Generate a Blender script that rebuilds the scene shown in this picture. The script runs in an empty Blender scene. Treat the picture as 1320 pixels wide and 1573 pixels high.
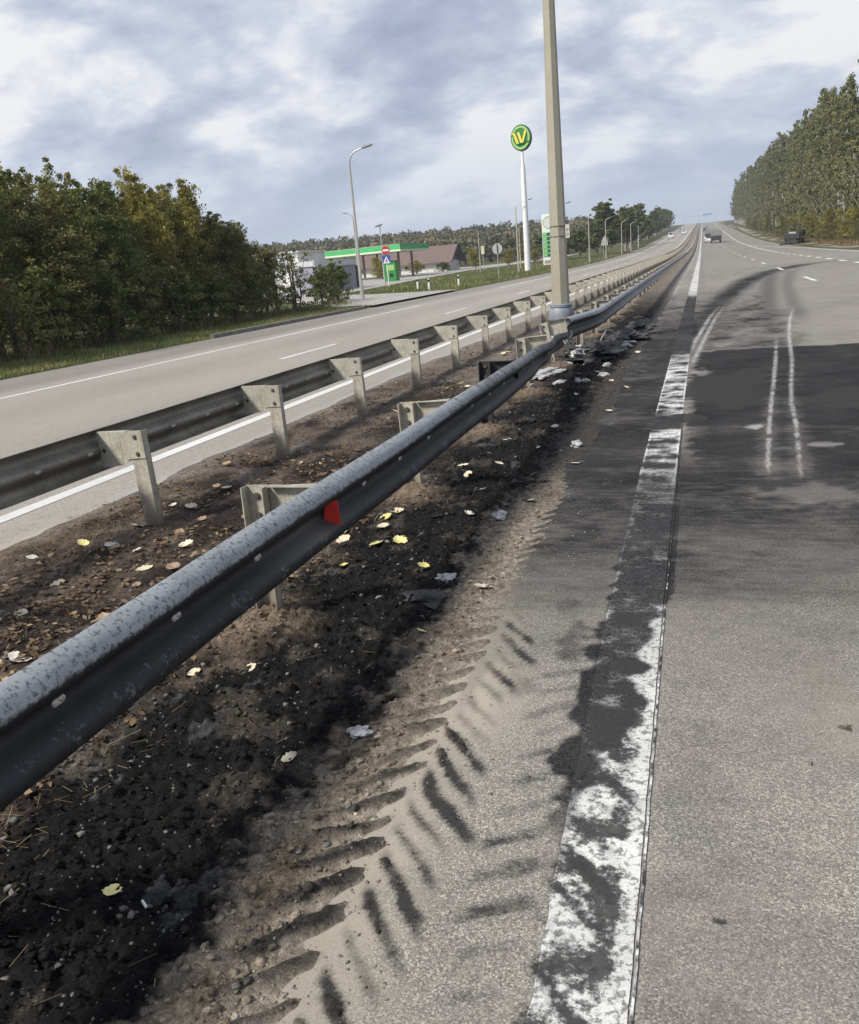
import bpy, bmesh, math, random
import numpy as np
from mathutils import Vector, Matrix
R = math.radians
random.seed(7)
rng = np.random.default_rng(11)
scene = bpy.context.scene
col = scene.collection

# ------------------------------------------------------------------ camera
cd = bpy.data.cameras.new('camera')
cam = bpy.data.objects.new('camera', cd); col.objects.link(cam)
cd.sensor_fit = 'HORIZONTAL'; cd.sensor_width = 36.0
cd.lens = 36.0 * 1340.0 / 1320.0
cd.clip_start = 0.05; cd.clip_end = 6000
# world axes seen from the camera (x right, y down, z forward)
dF = np.array([0.28627918, -0.28252134, 0.91554679])      # road direction (+Y)
dN = np.array([0.0824963, 0.95925927, 0.27021475])        # down (-Z)
dR = np.array([0.95458818, 0.00182764, -0.29792292])      # right (+X)
cx = Vector((dR[0], dF[0], -dN[0])); cy = Vector((-dR[1], -dF[1], dN[1])); cz = Vector((-dR[2], -dF[2], dN[2]))
m = Matrix((cx, cy, cz)).transposed().to_4x4(); m.translation = Vector((0, 0, 1.7))
cam.matrix_world = m
scene.camera = cam

# ------------------------------------------------------------------ world + sun
SUN_DIR = Vector((-0.56, -0.62, 0.78)).normalized()       # towards the sun: left, a little behind the camera
w = bpy.data.worlds.new('World'); scene.world = w; w.use_nodes = True
nt = w.node_tree; nt.nodes.clear()
def N(tree, typ, **kw):
    n = tree.nodes.new(typ)
    for k, v in kw.items():
        if k.startswith('i_'): n.inputs[int(k[2:])].default_value = v
        else: setattr(n, k, v)
    return n
def L(tree, a, b): tree.links.new(a, b)
sky = N(nt, 'ShaderNodeTexSky', sky_type='NISHITA', sun_disc=False)
sky.sun_elevation = math.asin(SUN_DIR.z); sky.sun_rotation = math.atan2(SUN_DIR.x, SUN_DIR.y)
sky.air_density = 1.0; sky.dust_density = 1.5
tc = N(nt, 'ShaderNodeTexCoord'); sep = N(nt, 'ShaderNodeSeparateXYZ'); L(nt, tc.outputs['Generated'], sep.inputs[0])
def M(tree, op, a, b=None, c=None, clamp=False):
    n = tree.nodes.new('ShaderNodeMath'); n.operation = op; n.use_clamp = clamp
    for i, v in enumerate((a, b, c)):
        if v is None: continue
        if isinstance(v, (int, float)): n.inputs[i].default_value = v
        else: tree.links.new(v, n.inputs[i])
    return n.outputs[0]
def ramp(tree, fac, stops, interp='LINEAR'):
    n = tree.nodes.new('ShaderNodeValToRGB'); n.color_ramp.interpolation = interp
    e = n.color_ramp.elements
    while len(e) < len(stops): e.new(0.5)
    for q, (p, c) in zip(e, stops):
        q.position = p; q.color = (c, c, c, 1) if isinstance(c, (int, float)) else (*c[:3], 1)
    tree.links.new(fac, n.inputs[0]); return n.outputs[0]
def mix(tree, fac, a, b, blend='MIX'):
    n = tree.nodes.new('ShaderNodeMix'); n.data_type = 'RGBA'; n.blend_type = blend
    for k, v in ((0, fac), (6, a), (7, b)):
        if isinstance(v, (int, float)): n.inputs[k].default_value = v
        elif isinstance(v, tuple): n.inputs[k].default_value = (*v[:3], 1)
        else: tree.links.new(v, n.inputs[k])
    return n.outputs[2]
zz = M(nt, 'ADD', M(nt, 'MAXIMUM', sep.outputs[2], 0.0), 0.42)
cmb = N(nt, 'ShaderNodeCombineXYZ')
L(nt, M(nt, 'DIVIDE', sep.outputs[0], zz), cmb.inputs[0]); L(nt, M(nt, 'DIVIDE', sep.outputs[1], zz), cmb.inputs[1])
OX, OY = 12.4, 9.1
mp = N(nt, 'ShaderNodeMapping'); L(nt, cmb.outputs[0], mp.inputs[0]); mp.inputs[1].default_value = (OX, OY, 0); mp.inputs[3].default_value = (0.80, 1.0, 1)
def noise(tree, vec, scale, detail=6, rough=0.55, dist=0.0, lac=2.0):
    n = tree.nodes.new('ShaderNodeTexNoise'); n.inputs['Scale'].default_value = scale; n.inputs['Detail'].default_value = detail
    n.inputs['Roughness'].default_value = rough; n.inputs['Distortion'].default_value = dist; n.inputs['Lacunarity'].default_value = lac
    if vec is not None: tree.links.new(vec, n.inputs['Vector'])
    return n.outputs['Fac']
big = noise(nt, mp.outputs[0], 1.0, 3, 0.5, 0.2)
puff = noise(nt, mp.outputs[0], 3.4, 12, 0.58, 0.15)
wisp = noise(nt, mp.outputs[0], 1.7, 8, 0.55, 0.5)
den = M(nt, 'ADD', M(nt, 'MULTIPLY', big, 0.55), M(nt, 'MULTIPLY', puff, 0.45))
cover = ramp(nt, den, [(0.36, 0.0), (0.47, 1.0)])
# lit rims and grey bellies: compare the cloud with itself shifted away from the sun
mps = N(nt, 'ShaderNodeMapping'); L(nt, cmb.outputs[0], mps.inputs[0]); mps.inputs[1].default_value = (OX - 0.07, OY - 0.05, 0); mps.inputs[3].default_value = (0.80, 1.0, 1)
puffs = noise(nt, mps.outputs[0], 3.4, 12, 0.58, 0.15)
lit = M(nt, 'ADD', M(nt, 'MULTIPLY', M(nt, 'SUBTRACT', puff, puffs), 0.8), M(nt, 'ADD', M(nt, 'MULTIPLY', wisp, 0.55), M(nt, 'MULTIPLY', big, 0.45)))
ccol = ramp(nt, lit, [(0.37, (2.4, 2.72, 3.65)), (0.47, (3.1, 3.45, 4.4)), (0.55, (4.15, 4.45, 5.2)), (0.64, (6.0, 6.05, 6.15))])
skyc = mix(nt, 0.6, sky.outputs[0], (3.0, 3.8, 5.5))
final = mix(nt, cover, skyc, ccol)
# pale air towards the horizon
hz = ramp(nt, sep.outputs[2], [(0.0, 0.75), (0.16, 0.0)])
final = mix(nt, hz, final, (4.2, 4.75, 5.6))
bg = N(nt, 'ShaderNodeBackground'); bg.inputs[1].default_value = 0.1; L(nt, final, bg.inputs[0])
wo = N(nt, 'ShaderNodeOutputWorld'); L(nt, bg.outputs[0], wo.inputs[0])

sd = bpy.data.lights.new('sun', 'SUN'); sd.energy = 3.5; sd.angle = R(9); sd.color = (1.0, 0.945, 0.86)
sun = bpy.data.objects.new('sun', sd); col.objects.link(sun)
sun.rotation_euler = SUN_DIR.to_track_quat('Z', 'Y').to_euler(); sun.location = SUN_DIR * 60

scene.view_settings.view_transform = 'Standard'; scene.view_settings.look = 'None'
scene.view_settings.exposure = 0.60; scene.view_settings.gamma = 1.0; scene.view_settings.use_curve_mapping = False

# ------------------------------------------------------------------ numeric helpers
def ss(a, b, x):
    t = np.clip((x - a) / (b - a), 0, 1); return t * t * (3 - 2 * t)
def vnoise(x, y, seed=0):
    x = np.asarray(x, float); y = np.asarray(y, float)
    xi = np.floor(x).astype(np.int64); yi = np.floor(y).astype(np.int64); fx = x - xi; fy = y - yi
    fx = fx * fx * (3 - 2 * fx); fy = fy * fy * (3 - 2 * fy)
    def h(i, j):
        n = (i * 374761393 + j * 668265263 + seed * 974634777) & 0xFFFFFFFF
        n = ((n ^ (n >> 13)) * 1274126177) & 0xFFFFFFFF
        n = ((n ^ (n >> 16)) * 2246822519) & 0xFFFFFFFF
        return ((n ^ (n >> 15)) & 0xFFFFFF) / float(0xFFFFFF)
    return (h(xi, yi) * (1 - fx) + h(xi + 1, yi) * fx) * (1 - fy) + (h(xi, yi + 1) * (1 - fx) + h(xi + 1, yi + 1) * fx) * fy
def fbm(x, y, f, o=4, seed=0, g=0.5):
    s = 0; a = 1; t = 0
    for k in range(o):
        s = s + a * vnoise(x * f + 17.3 * k, y * f - 9.1 * k, seed + k); t += a; a *= g; f *= 2.03
    return s / t
def rise(Y):
    Y = np.asarray(Y, float)
    z = np.where(Y < 90, 0, 7.2e-5 * np.clip(Y - 90, 0, 195) ** 2)
    z = z + 0.028 * np.clip(Y - 285, 0, 575) + np.where(Y > 860, 0.028 * 90 * (1 - np.exp(-np.clip(Y - 860, 0, 1e4) / 90)), 0)
    return z
def T(X, Y):
    X = np.asarray(X, float); Y = np.asarray(Y, float)
    r = rise(Y)
    wl = ss(20, 70, -X)
    D = np.hypot(X, Y)
    left = 0.0055 * np.clip(Y - 70, 0, 200) + 13 * ss(230, 520, D) + 10 * ss(500, 1200, D)
    z = r * (1 - wl) + left * wl
    wr = ss(40, 160, X)
    return z * (1 - wr) + (0.4 * r + 3 * ss(200, 600, D)) * wr
def t1(x, y): return float(T(x, y))

# ------------------------------------------------------------------ mesh helpers
def obj(name, me, mat=None, parent=None):
    o = bpy.data.objects.new(name, me); col.objects.link(o)
    if mat is not None and len(me.materials) == 0: me.materials.append(mat)
    if parent is not None: o.parent = parent
    return o
def tag(o, label=None, cat=None, group=None, kind=None):
    if label: o['label'] = label
    if cat: o['category'] = cat
    if group: o['group'] = group
    if kind: o['kind'] = kind
    return o
def empty(name, loc, rz=0.0):
    o = bpy.data.objects.new(name, None); col.objects.link(o); o.location = loc; o.rotation_euler = (0, 0, rz); o.empty_display_size = 0.2
    return o
def copy_tree(o, parent=None):
    c = o.copy(); col.objects.link(c)
    if parent is not None: c.parent = parent
    for ch in o.children: copy_tree(ch, c)
    return c
def fast_mesh(name, verts, faces, smooth=False):
    """verts (n,3) array, faces (m,k) array of one polygon size"""
    verts = np.asarray(verts, np.float32); faces = np.asarray(faces, np.int32)
    me = bpy.data.meshes.new(name); k = faces.shape[1]; nf = len(faces)
    me.vertices.add(len(verts)); me.vertices.foreach_set('co', verts.ravel())
    me.loops.add(nf * k); me.loops.foreach_set('vertex_index', faces.ravel())
    me.polygons.add(nf); me.polygons.foreach_set('loop_start', np.arange(0, nf * k, k, dtype=np.int32))
    if smooth: me.polygons.foreach_set('use_smooth', np.ones(nf, bool))
    me.update(calc_edges=True); me.validate()
    return me
def vattr(me, name, arr):
    a = me.attributes.new(name, 'FLOAT_COLOR', 'POINT')
    a.data.foreach_set('color', np.asarray(arr, np.float32).ravel())
def fattr(me, name, arr):
    a = me.attributes.new(name, 'FLOAT', 'POINT')
    a.data.foreach_set('value', np.asarray(arr, np.float32).ravel())
def grid_mesh(name, xs, ys, zf, smooth=True):
    X, Y = np.meshgrid(xs, ys); Z = zf(X, Y)
    nx, ny = len(xs), len(ys)
    i = np.arange(nx * ny).reshape(ny, nx)
    f = np.stack([i[:-1, :-1].ravel(), i[:-1, 1:].ravel(), i[1:, 1:].ravel(), i[1:, :-1].ravel()], 1)
    me = fast_mesh(name, np.stack([X.ravel(), Y.ravel(), Z.ravel()], 1), f, smooth)
    return me, X.ravel(), Y.ravel()
class MB:
    def __init__(s): s.v = []; s.f = []
    def add(s, vs, fs):
        b = len(s.v); s.v += [tuple(q) for q in vs]; s.f += [tuple(i + b for i in f) for f in fs]; return s
    def box(s, c, d, rz=0, rx=0, ry=0, taper=1.0):
        Mx = Matrix.Rotation(rz, 3, 'Z') @ Matrix.Rotation(ry, 3, 'Y') @ Matrix.Rotation(rx, 3, 'X')
        vs = []
        for z in (-.5, .5):
            t = taper if z > 0 else 1.0
            for x, y in ((-.5, -.5), (.5, -.5), (.5, .5), (-.5, .5)):
                vs.append(Vector(c) + Mx @ Vector((x * d[0] * t, y * d[1] * t, z * d[2])))
        return s.add(vs, [(3, 2, 1, 0), (4, 5, 6, 7), (0, 1, 5, 4), (1, 2, 6, 5), (2, 3, 7, 6), (3, 0, 4, 7)])
    def tube(s, pts, rad, n=8, cap=True, twist=0.0):
        pts = [Vector(p) for p in pts]; k = len(pts)
        if isinstance(rad, (int, float)): rad = [rad] * k
        vs = []; up = None
        for i, p in enumerate(pts):
            t = (pts[min(i + 1, k - 1)] - pts[max(i - 1, 0)]).normalized()
            if up is None: up = Vector((1, 0, 0)) if abs(t.x) < 0.9 else Vector((0, 1, 0))
            a = (up - t * up.dot(t)).normalized(); b = t.cross(a); up = a
            for j in range(n):
                q = 2 * math.pi * j / n + twist
                vs.append(p + (a * math.cos(q) + b * math.sin(q)) * rad[i])
        fs = []
        for i in range(k - 1):
            for j in range(n): fs.append((i * n + j, i * n + (j + 1) % n, (i + 1) * n + (j + 1) % n, (i + 1) * n + j))
        if cap: fs += [tuple(range(n - 1, -1, -1)), tuple((k - 1) * n + j for j in range(n))]
        return s.add(vs, fs)
    def prism(s, poly, h0, h1, fn):
        n = len(poly)
        vs = [fn(a, b, h0) for a, b in poly] + [fn(a, b, h1) for a, b in poly]
        fs = [tuple(range(n - 1, -1, -1)), tuple(range(n, 2 * n))] + [(i, (i + 1) % n, n + (i + 1) % n, n + i) for i in range(n)]
        return s.add(vs, fs)
    def mesh(s, name, smooth=False):
        me = bpy.data.meshes.new(name); me.from_pydata(s.v, [], s.f)
        bm = bmesh.new(); bm.from_mesh(me); bmesh.ops.recalc_face_normals(bm, faces=bm.faces[:]); bm.to_mesh(me); bm.free()
        if smooth:
            me.polygons.foreach_set('use_smooth', [True] * len(me.polygons))
        me.update(); return me
    def build(s, name, mat, parent=None, smooth=False, bevel=0):
        o = obj(name, s.mesh(name, smooth), mat, parent)
        if bevel:
            b = o.modifiers.new('bevel', 'BEVEL'); b.width = bevel; b.segments = 2; b.limit_method = 'ANGLE'
        return o
def smooth_angle(o, deg=40):
    me = o.data
    me.polygons.foreach_set('use_smooth', [True] * len(me.polygons))
    me.set_sharp_from_angle(angle=R(deg))

# ------------------------------------------------------------------ materials
MATS = {}
def newmat(name):
    mt = bpy.data.materials.new(name); mt.use_nodes = True; t = mt.node_tree; t.nodes.clear()
    out = N(t, 'ShaderNodeOutputMaterial'); p = N(t, 'ShaderNodeBsdfPrincipled'); L(t, p.outputs[0], out.inputs[0])
    return mt, t, p, out
def setc(t, p, c):
    if isinstance(c, tuple): p.inputs['Base Color'].default_value = (*c[:3], 1)
    else: L(t, c, p.inputs['Base Color'])
def objvec(t, scale=None):
    n = N(t, 'ShaderNodeTexCoord')
    if scale is None: return n.outputs['Object']
    q = N(t, 'ShaderNodeMapping'); L(t, n.outputs['Object'], q.inputs[0]); q.inputs[3].default_value = scale; return q.outputs[0]
def bump(t, p, h, strength=0.4, dist=0.01):
    b = N(t, 'ShaderNodeBump'); b.inputs['Strength'].default_value = strength; b.inputs['Distance'].default_value = dist
    L(t, h, b.inputs['Height']); L(t, b.outputs[0], p.inputs['Normal'])
def plain(name, c, rough=0.6, metal=0.0, var=0.25, scale=3.0, dirt=None, spec=0.4, fine=40.0):
    """base colour broken up by two scales of grime"""
    if name in MATS: return MATS[name]
    mt, t, p, o = newmat(name); v = objvec(t)
    a = noise(t, v, scale, 5, 0.6); b = noise(t, v, fine, 3, 0.6)
    f = M(t, 'ADD', M(t, 'MULTIPLY', a, 0.65), M(t, 'MULTIPLY', b, 0.35))
    d = dirt or tuple(x * 0.45 for x in c)
    fac = ramp(t, f, [(0.36, 1.0), (0.62, 0.0)])
    setc(t, p, mix(t, M(t, 'MULTIPLY', fac, var * 2.0, clamp=True), c, d))
    p.inputs['Roughness'].default_value = rough; p.inputs['Metallic'].default_value = metal
    p.inputs['Specular IOR Level'].default_value = spec
    MATS[name] = mt; return mt

def leafmat(name, stops, trans=0.3):
    mt, t, p, out = newmat(name)
    at = N(t, 'ShaderNodeAttribute', attribute_name='tint'); oi = N(t, 'ShaderNodeObjectInfo')
    v = M(t, 'ADD', M(t, 'MULTIPLY', at.outputs['Fac'], 0.8), M(t, 'MULTIPLY', oi.outputs['Random'], 0.2))
    c = ramp(t, v, stops)
    setc(t, p, c); p.inputs['Roughness'].default_value = 0.55; p.inputs['Specular IOR Level'].default_value = 0.3
    tr = N(t, 'ShaderNodeBsdfTranslucent'); L(t, c, tr.inputs[0]); mx = N(t, 'ShaderNodeMixShader'); mx.inputs[0].default_value = trans
    L(t, p.outputs[0], mx.inputs[1]); L(t, tr.outputs[0], mx.inputs[2]); L(t, mx.outputs[0], out.inputs[0])
    return mt

# --- asphalt shared by roads and painted lines: mask.R hard dirt, .G soot film, .B pale dust
def ground_mat(name, paint=False, tone=1.0, wear=0.35):
    mt, t, p, out = newmat(name); v = objvec(t)
    at = N(t, 'ShaderNodeAttribute', attribute_name='mask'); sp = N(t, 'ShaderNodeSeparateColor'); L(t, at.outputs['Color'], sp.inputs[0])
    big = noise(t, v, 0.9, 5, 0.6); mid = noise(t, v, 9.0, 5, 0.62); fine = noise(t, v, 120.0, 3, 0.6)
    vor = N(t, 'ShaderNodeTexVoronoi'); L(t, v, vor.inputs['Vector']); vor.inputs['Scale'].default_value = 210.0
    vs = N(t, 'ShaderNodeSeparateColor'); L(t, vor.outputs['Color'], vs.inputs[0])
    if not paint:
        stone = ramp(t, vs.outputs[0], [(0.0, (0.115 * tone, 0.108 * tone, 0.094 * tone)), (0.45, (0.235 * tone, 0.222 * tone, 0.192 * tone)), (0.8, (0.31 * tone, 0.292 * tone, 0.252 * tone)), (1.0, (0.52 * tone, 0.49 * tone, 0.43 * tone))])
        base = mix(t, ramp(t, big, [(0.4, 0.0), (0.62, 0.45)]), stone, (0.265 * tone, 0.225 * tone, 0.205 * tone))
        base = mix(t, ramp(t, mid, [(0.5, 0.0), (0.75, 0.4)]), base, (0.15 * tone, 0.142 * tone, 0.12 * tone))
    else:
        chips = noise(t, v, 38.0, 6, 0.7)
        base = mix(t, ramp(t, chips, [(0.30 + wear * 0.2, 0.9), (0.37 + wear * 0.2, 0.0)]), (0.66, 0.66, 0.635), (0.15, 0.15, 0.145))
        base = mix(t, ramp(t, mid, [(0.45, 0.0), (0.75, 0.35)]), base, (0.45, 0.44, 0.42))
        fl = noise(t, v, 300.0, 2, 0.5)
        base = mix(t, ramp(t, fl, [(0.56, 0.0), (0.64, 0.6)]), base, (0.25, 0.25, 0.24))
    # pale dust / sand
    dn = M(t, 'ADD', sp.outputs[2], M(t, 'MULTIPLY', M(t, 'SUBTRACT', mid, 0.5), 0.9))
    sy_ = N(t, 'ShaderNodeSeparateXYZ'); L(t, v, sy_.inputs[0])
    dustc = mix(t, fine, (0.24, 0.21, 0.165), (0.46, 0.42, 0.345))
    dustc = mix(t, ramp(t, M(t, 'MULTIPLY', sy_.outputs[1], 0.1), [(0.5, 0.0), (0.65, 1.0)]), dustc, mix(t, fine, (0.20, 0.20, 0.195), (0.46, 0.46, 0.45)))
    base = mix(t, M(t, 'MULTIPLY', ramp(t, dn, [(0.25, 0.0), (0.8, 1.0)]), M(t, 'MULTIPLY', sp.outputs[2], 1.6, clamp=True)), base, dustc)
    # soot film, streaked
    st = noise(t, objvec(t, (2.2, 7.0, 1)), 2.2, 6, 0.65, 0.6)
    film = M(t, 'ADD', sp.outputs[1], M(t, 'MULTIPLY', M(t, 'SUBTRACT', st, 0.5), M(t, 'MULTIPLY', sp.outputs[1], 0.7)))
    film = M(t, 'ADD', film, M(t, 'MULTIPLY', M(t, 'SUBTRACT', fine, 0.5), M(t, 'MULTIPLY', sp.outputs[1], 0.8)))
    film = ramp(t, film, [(0.04, 0.0), (0.9, 0.96)])
    sootc = mix(t, ramp(t, big, [(0.35, 0.0), (0.65, 1.0)]), (0.012, 0.0125, 0.0155), (0.029, 0.029, 0.031))
    sootc = mix(t, 1.0, sootc, ramp(t, vs.outputs[1], [(0.0, 0.45), (0.7, 1.1), (1.0, 2.6)]), 'MULTIPLY')
    base = mix(t, film, base, sootc)
    # hard-edged dirt
    hn = M(t, 'ADD', M(t, 'MULTIPLY', M(t, 'SUBTRACT', noise(t, v, 42.0, 8, 0.75), 0.5), 1.25), M(t, 'MULTIPLY', M(t, 'SUBTRACT', noise(t, v, 6.0, 3, 0.6), 0.5), 0.3))
    hard = ramp(t, M(t, 'ADD', sp.outputs[0], hn), [(0.42, 0.0), (0.60, 0.93)])
    hardc = mix(t, fine, (0.014, 0.014, 0.015), (0.070, 0.068, 0.064))
    hard = M(t, 'MULTIPLY', hard, M(t, 'MULTIPLY', sp.outputs[0], 6.0, clamp=True))
    base = mix(t, hard, base, hardc)
    setc(t, p, base)
    p.inputs['Roughness'].default_value = 0.86
    L(t, M(t, 'MULTIPLY', M(t, 'SUBTRACT', 1.0, M(t, 'MAXIMUM', film, hard)), 0.24), p.inputs['Specular IOR Level'])
    hgt = M(t, 'ADD', M(t, 'MULTIPLY', vor.outputs['Distance'], -0.7), M(t, 'MULTIPLY', fine, 0.5))
    bump(t, p, hgt, 0.35 if not paint else 0.2, 0.004)
    return mt
mat_road = ground_mat('asphalt_soot', tone=1.0)
mat_roadL = ground_mat('asphalt_pale', tone=1.15)
mat_line = ground_mat('road_paint_worn', True, wear=0.62)
mat_line2 = ground_mat('road_paint', True, wear=0.1)

def soil_mat():
    mt, t, p, out = newmat('burnt_soil'); v = objvec(t)
    at = N(t, 'ShaderNodeAttribute', attribute_name='mask'); c = at.outputs['Color']
    a = noise(t, v, 30.0, 7, 0.72); b = noise(t, v, 150.0, 5, 0.72); g = noise(t, v, 6.0, 5, 0.6)
    k = ramp(t, M(t, 'ADD', M(t, 'MULTIPLY', a, 0.6), M(t, 'MULTIPLY', b, 0.4)), [(0.30, 0.16), (0.46, 0.75), (0.58, 1.5), (0.72, 3.2)])
    c2 = mix(t, 1.0, c, k, 'MULTIPLY')
    c2 = mix(t, ramp(t, g, [(0.54, 0.0), (0.74, 0.22)]), c2, (0.08, 0.07, 0.06))
    sp = N(t, 'ShaderNodeTexVoronoi'); L(t, v, sp.inputs['Vector']); sp.inputs['Scale'].default_value = 75.0; sp.inputs['Randomness'].default_value = 1.0
    sc = N(t, 'ShaderNodeSeparateColor'); L(t, sp.outputs['Color'], sc.inputs[0])
    chip = M(t, 'MULTIPLY', M(t, 'GREATER_THAN', sc.outputs[0], 0.955), M(t, 'LESS_THAN', sp.outputs['Distance'], 0.33))
    c3 = mix(t, M(t, 'MULTIPLY', chip, 0.7), c2, (0.34, 0.32, 0.29))
    setc(t, p, c3); p.inputs['Roughness'].default_value = 0.95; p.inputs['Specular IOR Level'].default_value = 0.08
    bump(t, p, M(t, 'ADD', M(t, 'MULTIPLY', a, 1.0), M(t, 'MULTIPLY', b, 0.6)), 1.0, 0.03)
    return mt
mat_soil = soil_mat()
def grass_ground():
    mt, t, p, out = newmat('grass_ground'); v = objvec(t)
    a = noise(t, v, 0.12, 6, 0.6); b = noise(t, v, 2.5, 6, 0.7)
    c = ramp(t, a, [(0.35, (0.055, 0.068, 0.022)), (0.5, (0.095, 0.095, 0.04)), (0.65, (0.15, 0.125, 0.065))])
    c = mix(t, ramp(t, b, [(0.35, 0.75), (0.62, 0.0)]), c, (0.045, 0.048, 0.02))
    setc(t, p, c); p.inputs['Roughness'].default_value = 0.95; p.inputs['Specular IOR Level'].default_value = 0.1
    bump(t, p, b, 0.6, 0.06); return mt
mat_grass = grass_ground()
mat_gravel = plain('gravel_shoulder', (0.26, 0.235, 0.195), 0.9, var=0.4, scale=1.5, fine=30)
mat_conc = plain('concrete', (0.36, 0.345, 0.31), 0.85, var=0.3, scale=1.2, fine=25)
def post_mat():
    mt, t, p, o = newmat('post_zinc'); v = objvec(t); a = noise(t, v, 6.0, 6, 0.65); b = noise(t, v, 55.0, 4, 0.65); q = N(t, 'ShaderNodeSeparateXYZ'); L(t, v, q.inputs[0])
    oi = N(t, 'ShaderNodeObjectInfo'); base = mix(t, oi.outputs['Random'], (0.53, 0.51, 0.42), (0.44, 0.425, 0.36))
    f = ramp(t, M(t, 'ADD', M(t, 'MULTIPLY', a, 0.6), M(t, 'MULTIPLY', b, 0.4)), [(0.40, 0.75), (0.60, 0.0)])
    c = mix(t, f, base, (0.235, 0.205, 0.15))
    st = noise(t, objvec(t, (60, 60, 3)), 1.0, 4, 0.6); c = mix(t, ramp(t, st, [(0.56, 0.0), (0.68, 0.55)]), c, (0.19, 0.13, 0.08))
    mud = M(t, 'ADD', q.outputs[2], M(t, 'MULTIPLY', M(t, 'SUBTRACT', a, 0.5), 0.5)); c = mix(t, ramp(t, mud, [(0.06, 0.9), (0.30, 0.0)]), c, (0.17, 0.13, 0.095))
    setc(t, p, c); p.inputs['Roughness'].default_value = 0.55; p.inputs['Metallic'].default_value = 0.2; bump(t, p, b, 0.2, 0.003); return mt
mat_post = post_mat()
mat_postburnt = plain('post_burnt', (0.035, 0.032, 0.03), 0.8, var=0.3)
mat_bolt = plain('bolt_steel', (0.14, 0.13, 0.11), 0.5, 0.6)
mat_railback = plain('rail_dull_zinc', (0.29, 0.27, 0.22), 0.5, 0.35, var=0.35, scale=2.0, dirt=(0.05, 0.045, 0.036))
def rail_soot():
    mt, t, p, out = newmat('rail_sooty_zinc'); v = objvec(t)
    at = N(t, 'ShaderNodeAttribute', attribute_name='mask'); sp = N(t, 'ShaderNodeSeparateColor'); L(t, at.outputs['Color'], sp.inputs[0])
    a = noise(t, v, 55.0, 6, 0.72); b = noise(t, v, 8.0, 5, 0.6); d = noise(t, v, 260.0, 2, 0.5)
    zinc = mix(t, d, (0.235, 0.255, 0.265), (0.40, 0.42, 0.43))
    zinc = mix(t, ramp(t, b, [(0.42, 0.0), (0.7, 0.45)]), zinc, (0.17, 0.185, 0.195))
    flake = ramp(t, a, [(0.52, 0.0), (0.60, 0.9)])
    zinc = mix(t, flake, zinc, (0.075, 0.08, 0.085))
    soot = mix(t, b, (0.008, 0.008, 0.009), (0.034, 0.036, 0.04))
    f = M(t, 'ADD', sp.outputs[0], M(t, 'MULTIPLY', M(t, 'SUBTRACT', a, 0.5), 0.7))
    f = M(t, 'ADD', f, M(t, 'MULTIPLY', M(t, 'SUBTRACT', b, 0.5), 0.4))
    c = mix(t, ramp(t, f, [(0.35, 0.0), (0.62, 1.0)]), zinc, soot)
    c = mix(t, M(t, 'MULTIPLY', sp.outputs[2], 0.8), c, (0.11, 0.105, 0.09))
    setc(t, p, c); p.inputs['Roughness'].default_value = 0.6; p.inputs['Metallic'].default_value = 0.1; p.inputs['Specular IOR Level'].default_value = 0.35
    bump(t, p, a, 0.25, 0.004); return mt
mat_rail = rail_soot()

# ------------------------------------------------------------------ masks for the carriageway
def seg_dist(X, Y, pts, sy=1.0):
    d = np.full(X.shape, 1e9)
    for (x0, y0), (x1, y1) in zip(pts[:-1], pts[1:]):
        ax, ay = x1 - x0, (y1 - y0) * sy; t = np.clip(((X - x0) * ax + (Y - y0) * sy * ay) / (ax * ax + ay * ay), 0, 1)
        d = np.minimum(d, np.hypot(X - x0 - t * ax, (Y - y0) * sy - t * ay))
    return d
def along(Y, pts):          # x of a path that runs along the road
    p = np.array(pts); return np.interp(Y, p[:, 1], p[:, 0])
def lugs(X, Y, xc, pitch, kl, kr, wl, wr, duty, ph=0.0):
    """chevron tyre lugs: bars left of xc climb to it, bars right of it fall away; each bar has its own strength and length"""
    wx = 0.03 * (fbm(X, Y, 7.0, 3, 401) - 0.5) + 0.02 * (fbm(X, Y, 30.0, 2, 405) - 0.5); wy = 0.05 * (fbm(X, Y, 3.0, 3, 403) - 0.5) + 0.022 * (fbm(X, Y, 24.0, 2, 407) - 0.5)
    dx = X - xc + wx; Yw = Y + wy
    pl_ = (Yw - kl * dx) / pitch + ph; pr_ = (Yw + kr * dx) / pitch + ph + 0.42
    hl = vnoise(np.floor(pl_) * 3.7 + 0.5, np.zeros_like(X) + 5.5, 61); hr = vnoise(np.floor(pr_) * 4.3 + 0.5, np.zeros_like(X) + 8.5, 67)
    bl = 1 - np.abs(pl_ % 1.0 - 0.5) * 2; br = 1 - np.abs(pr_ % 1.0 - 0.5) * 2
    dl = duty * (0.55 + 0.75 * hl); d_r = duty * (0.5 + 0.8 * hr); lw = wl * (0.6 + 0.6 * hl); rw = wr * (0.55 + 0.6 * hr)
    l = ss(1 - dl - 0.25, 1 - dl + 0.25, bl) * ss(-lw, -lw * 0.6, dx) * (1 - ss(-0.05, 0.02, dx)) * (0.7 + 0.3 * ss(0.2, 0.6, hl))
    r = ss(1 - d_r - 0.25, 1 - d_r + 0.25, br) * (1 - ss(rw * 0.6, rw, dx)) * ss(-0.03, 0.04, dx) * (0.6 + 0.4 * ss(0.25, 0.65, hr))
    return l, r
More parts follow.
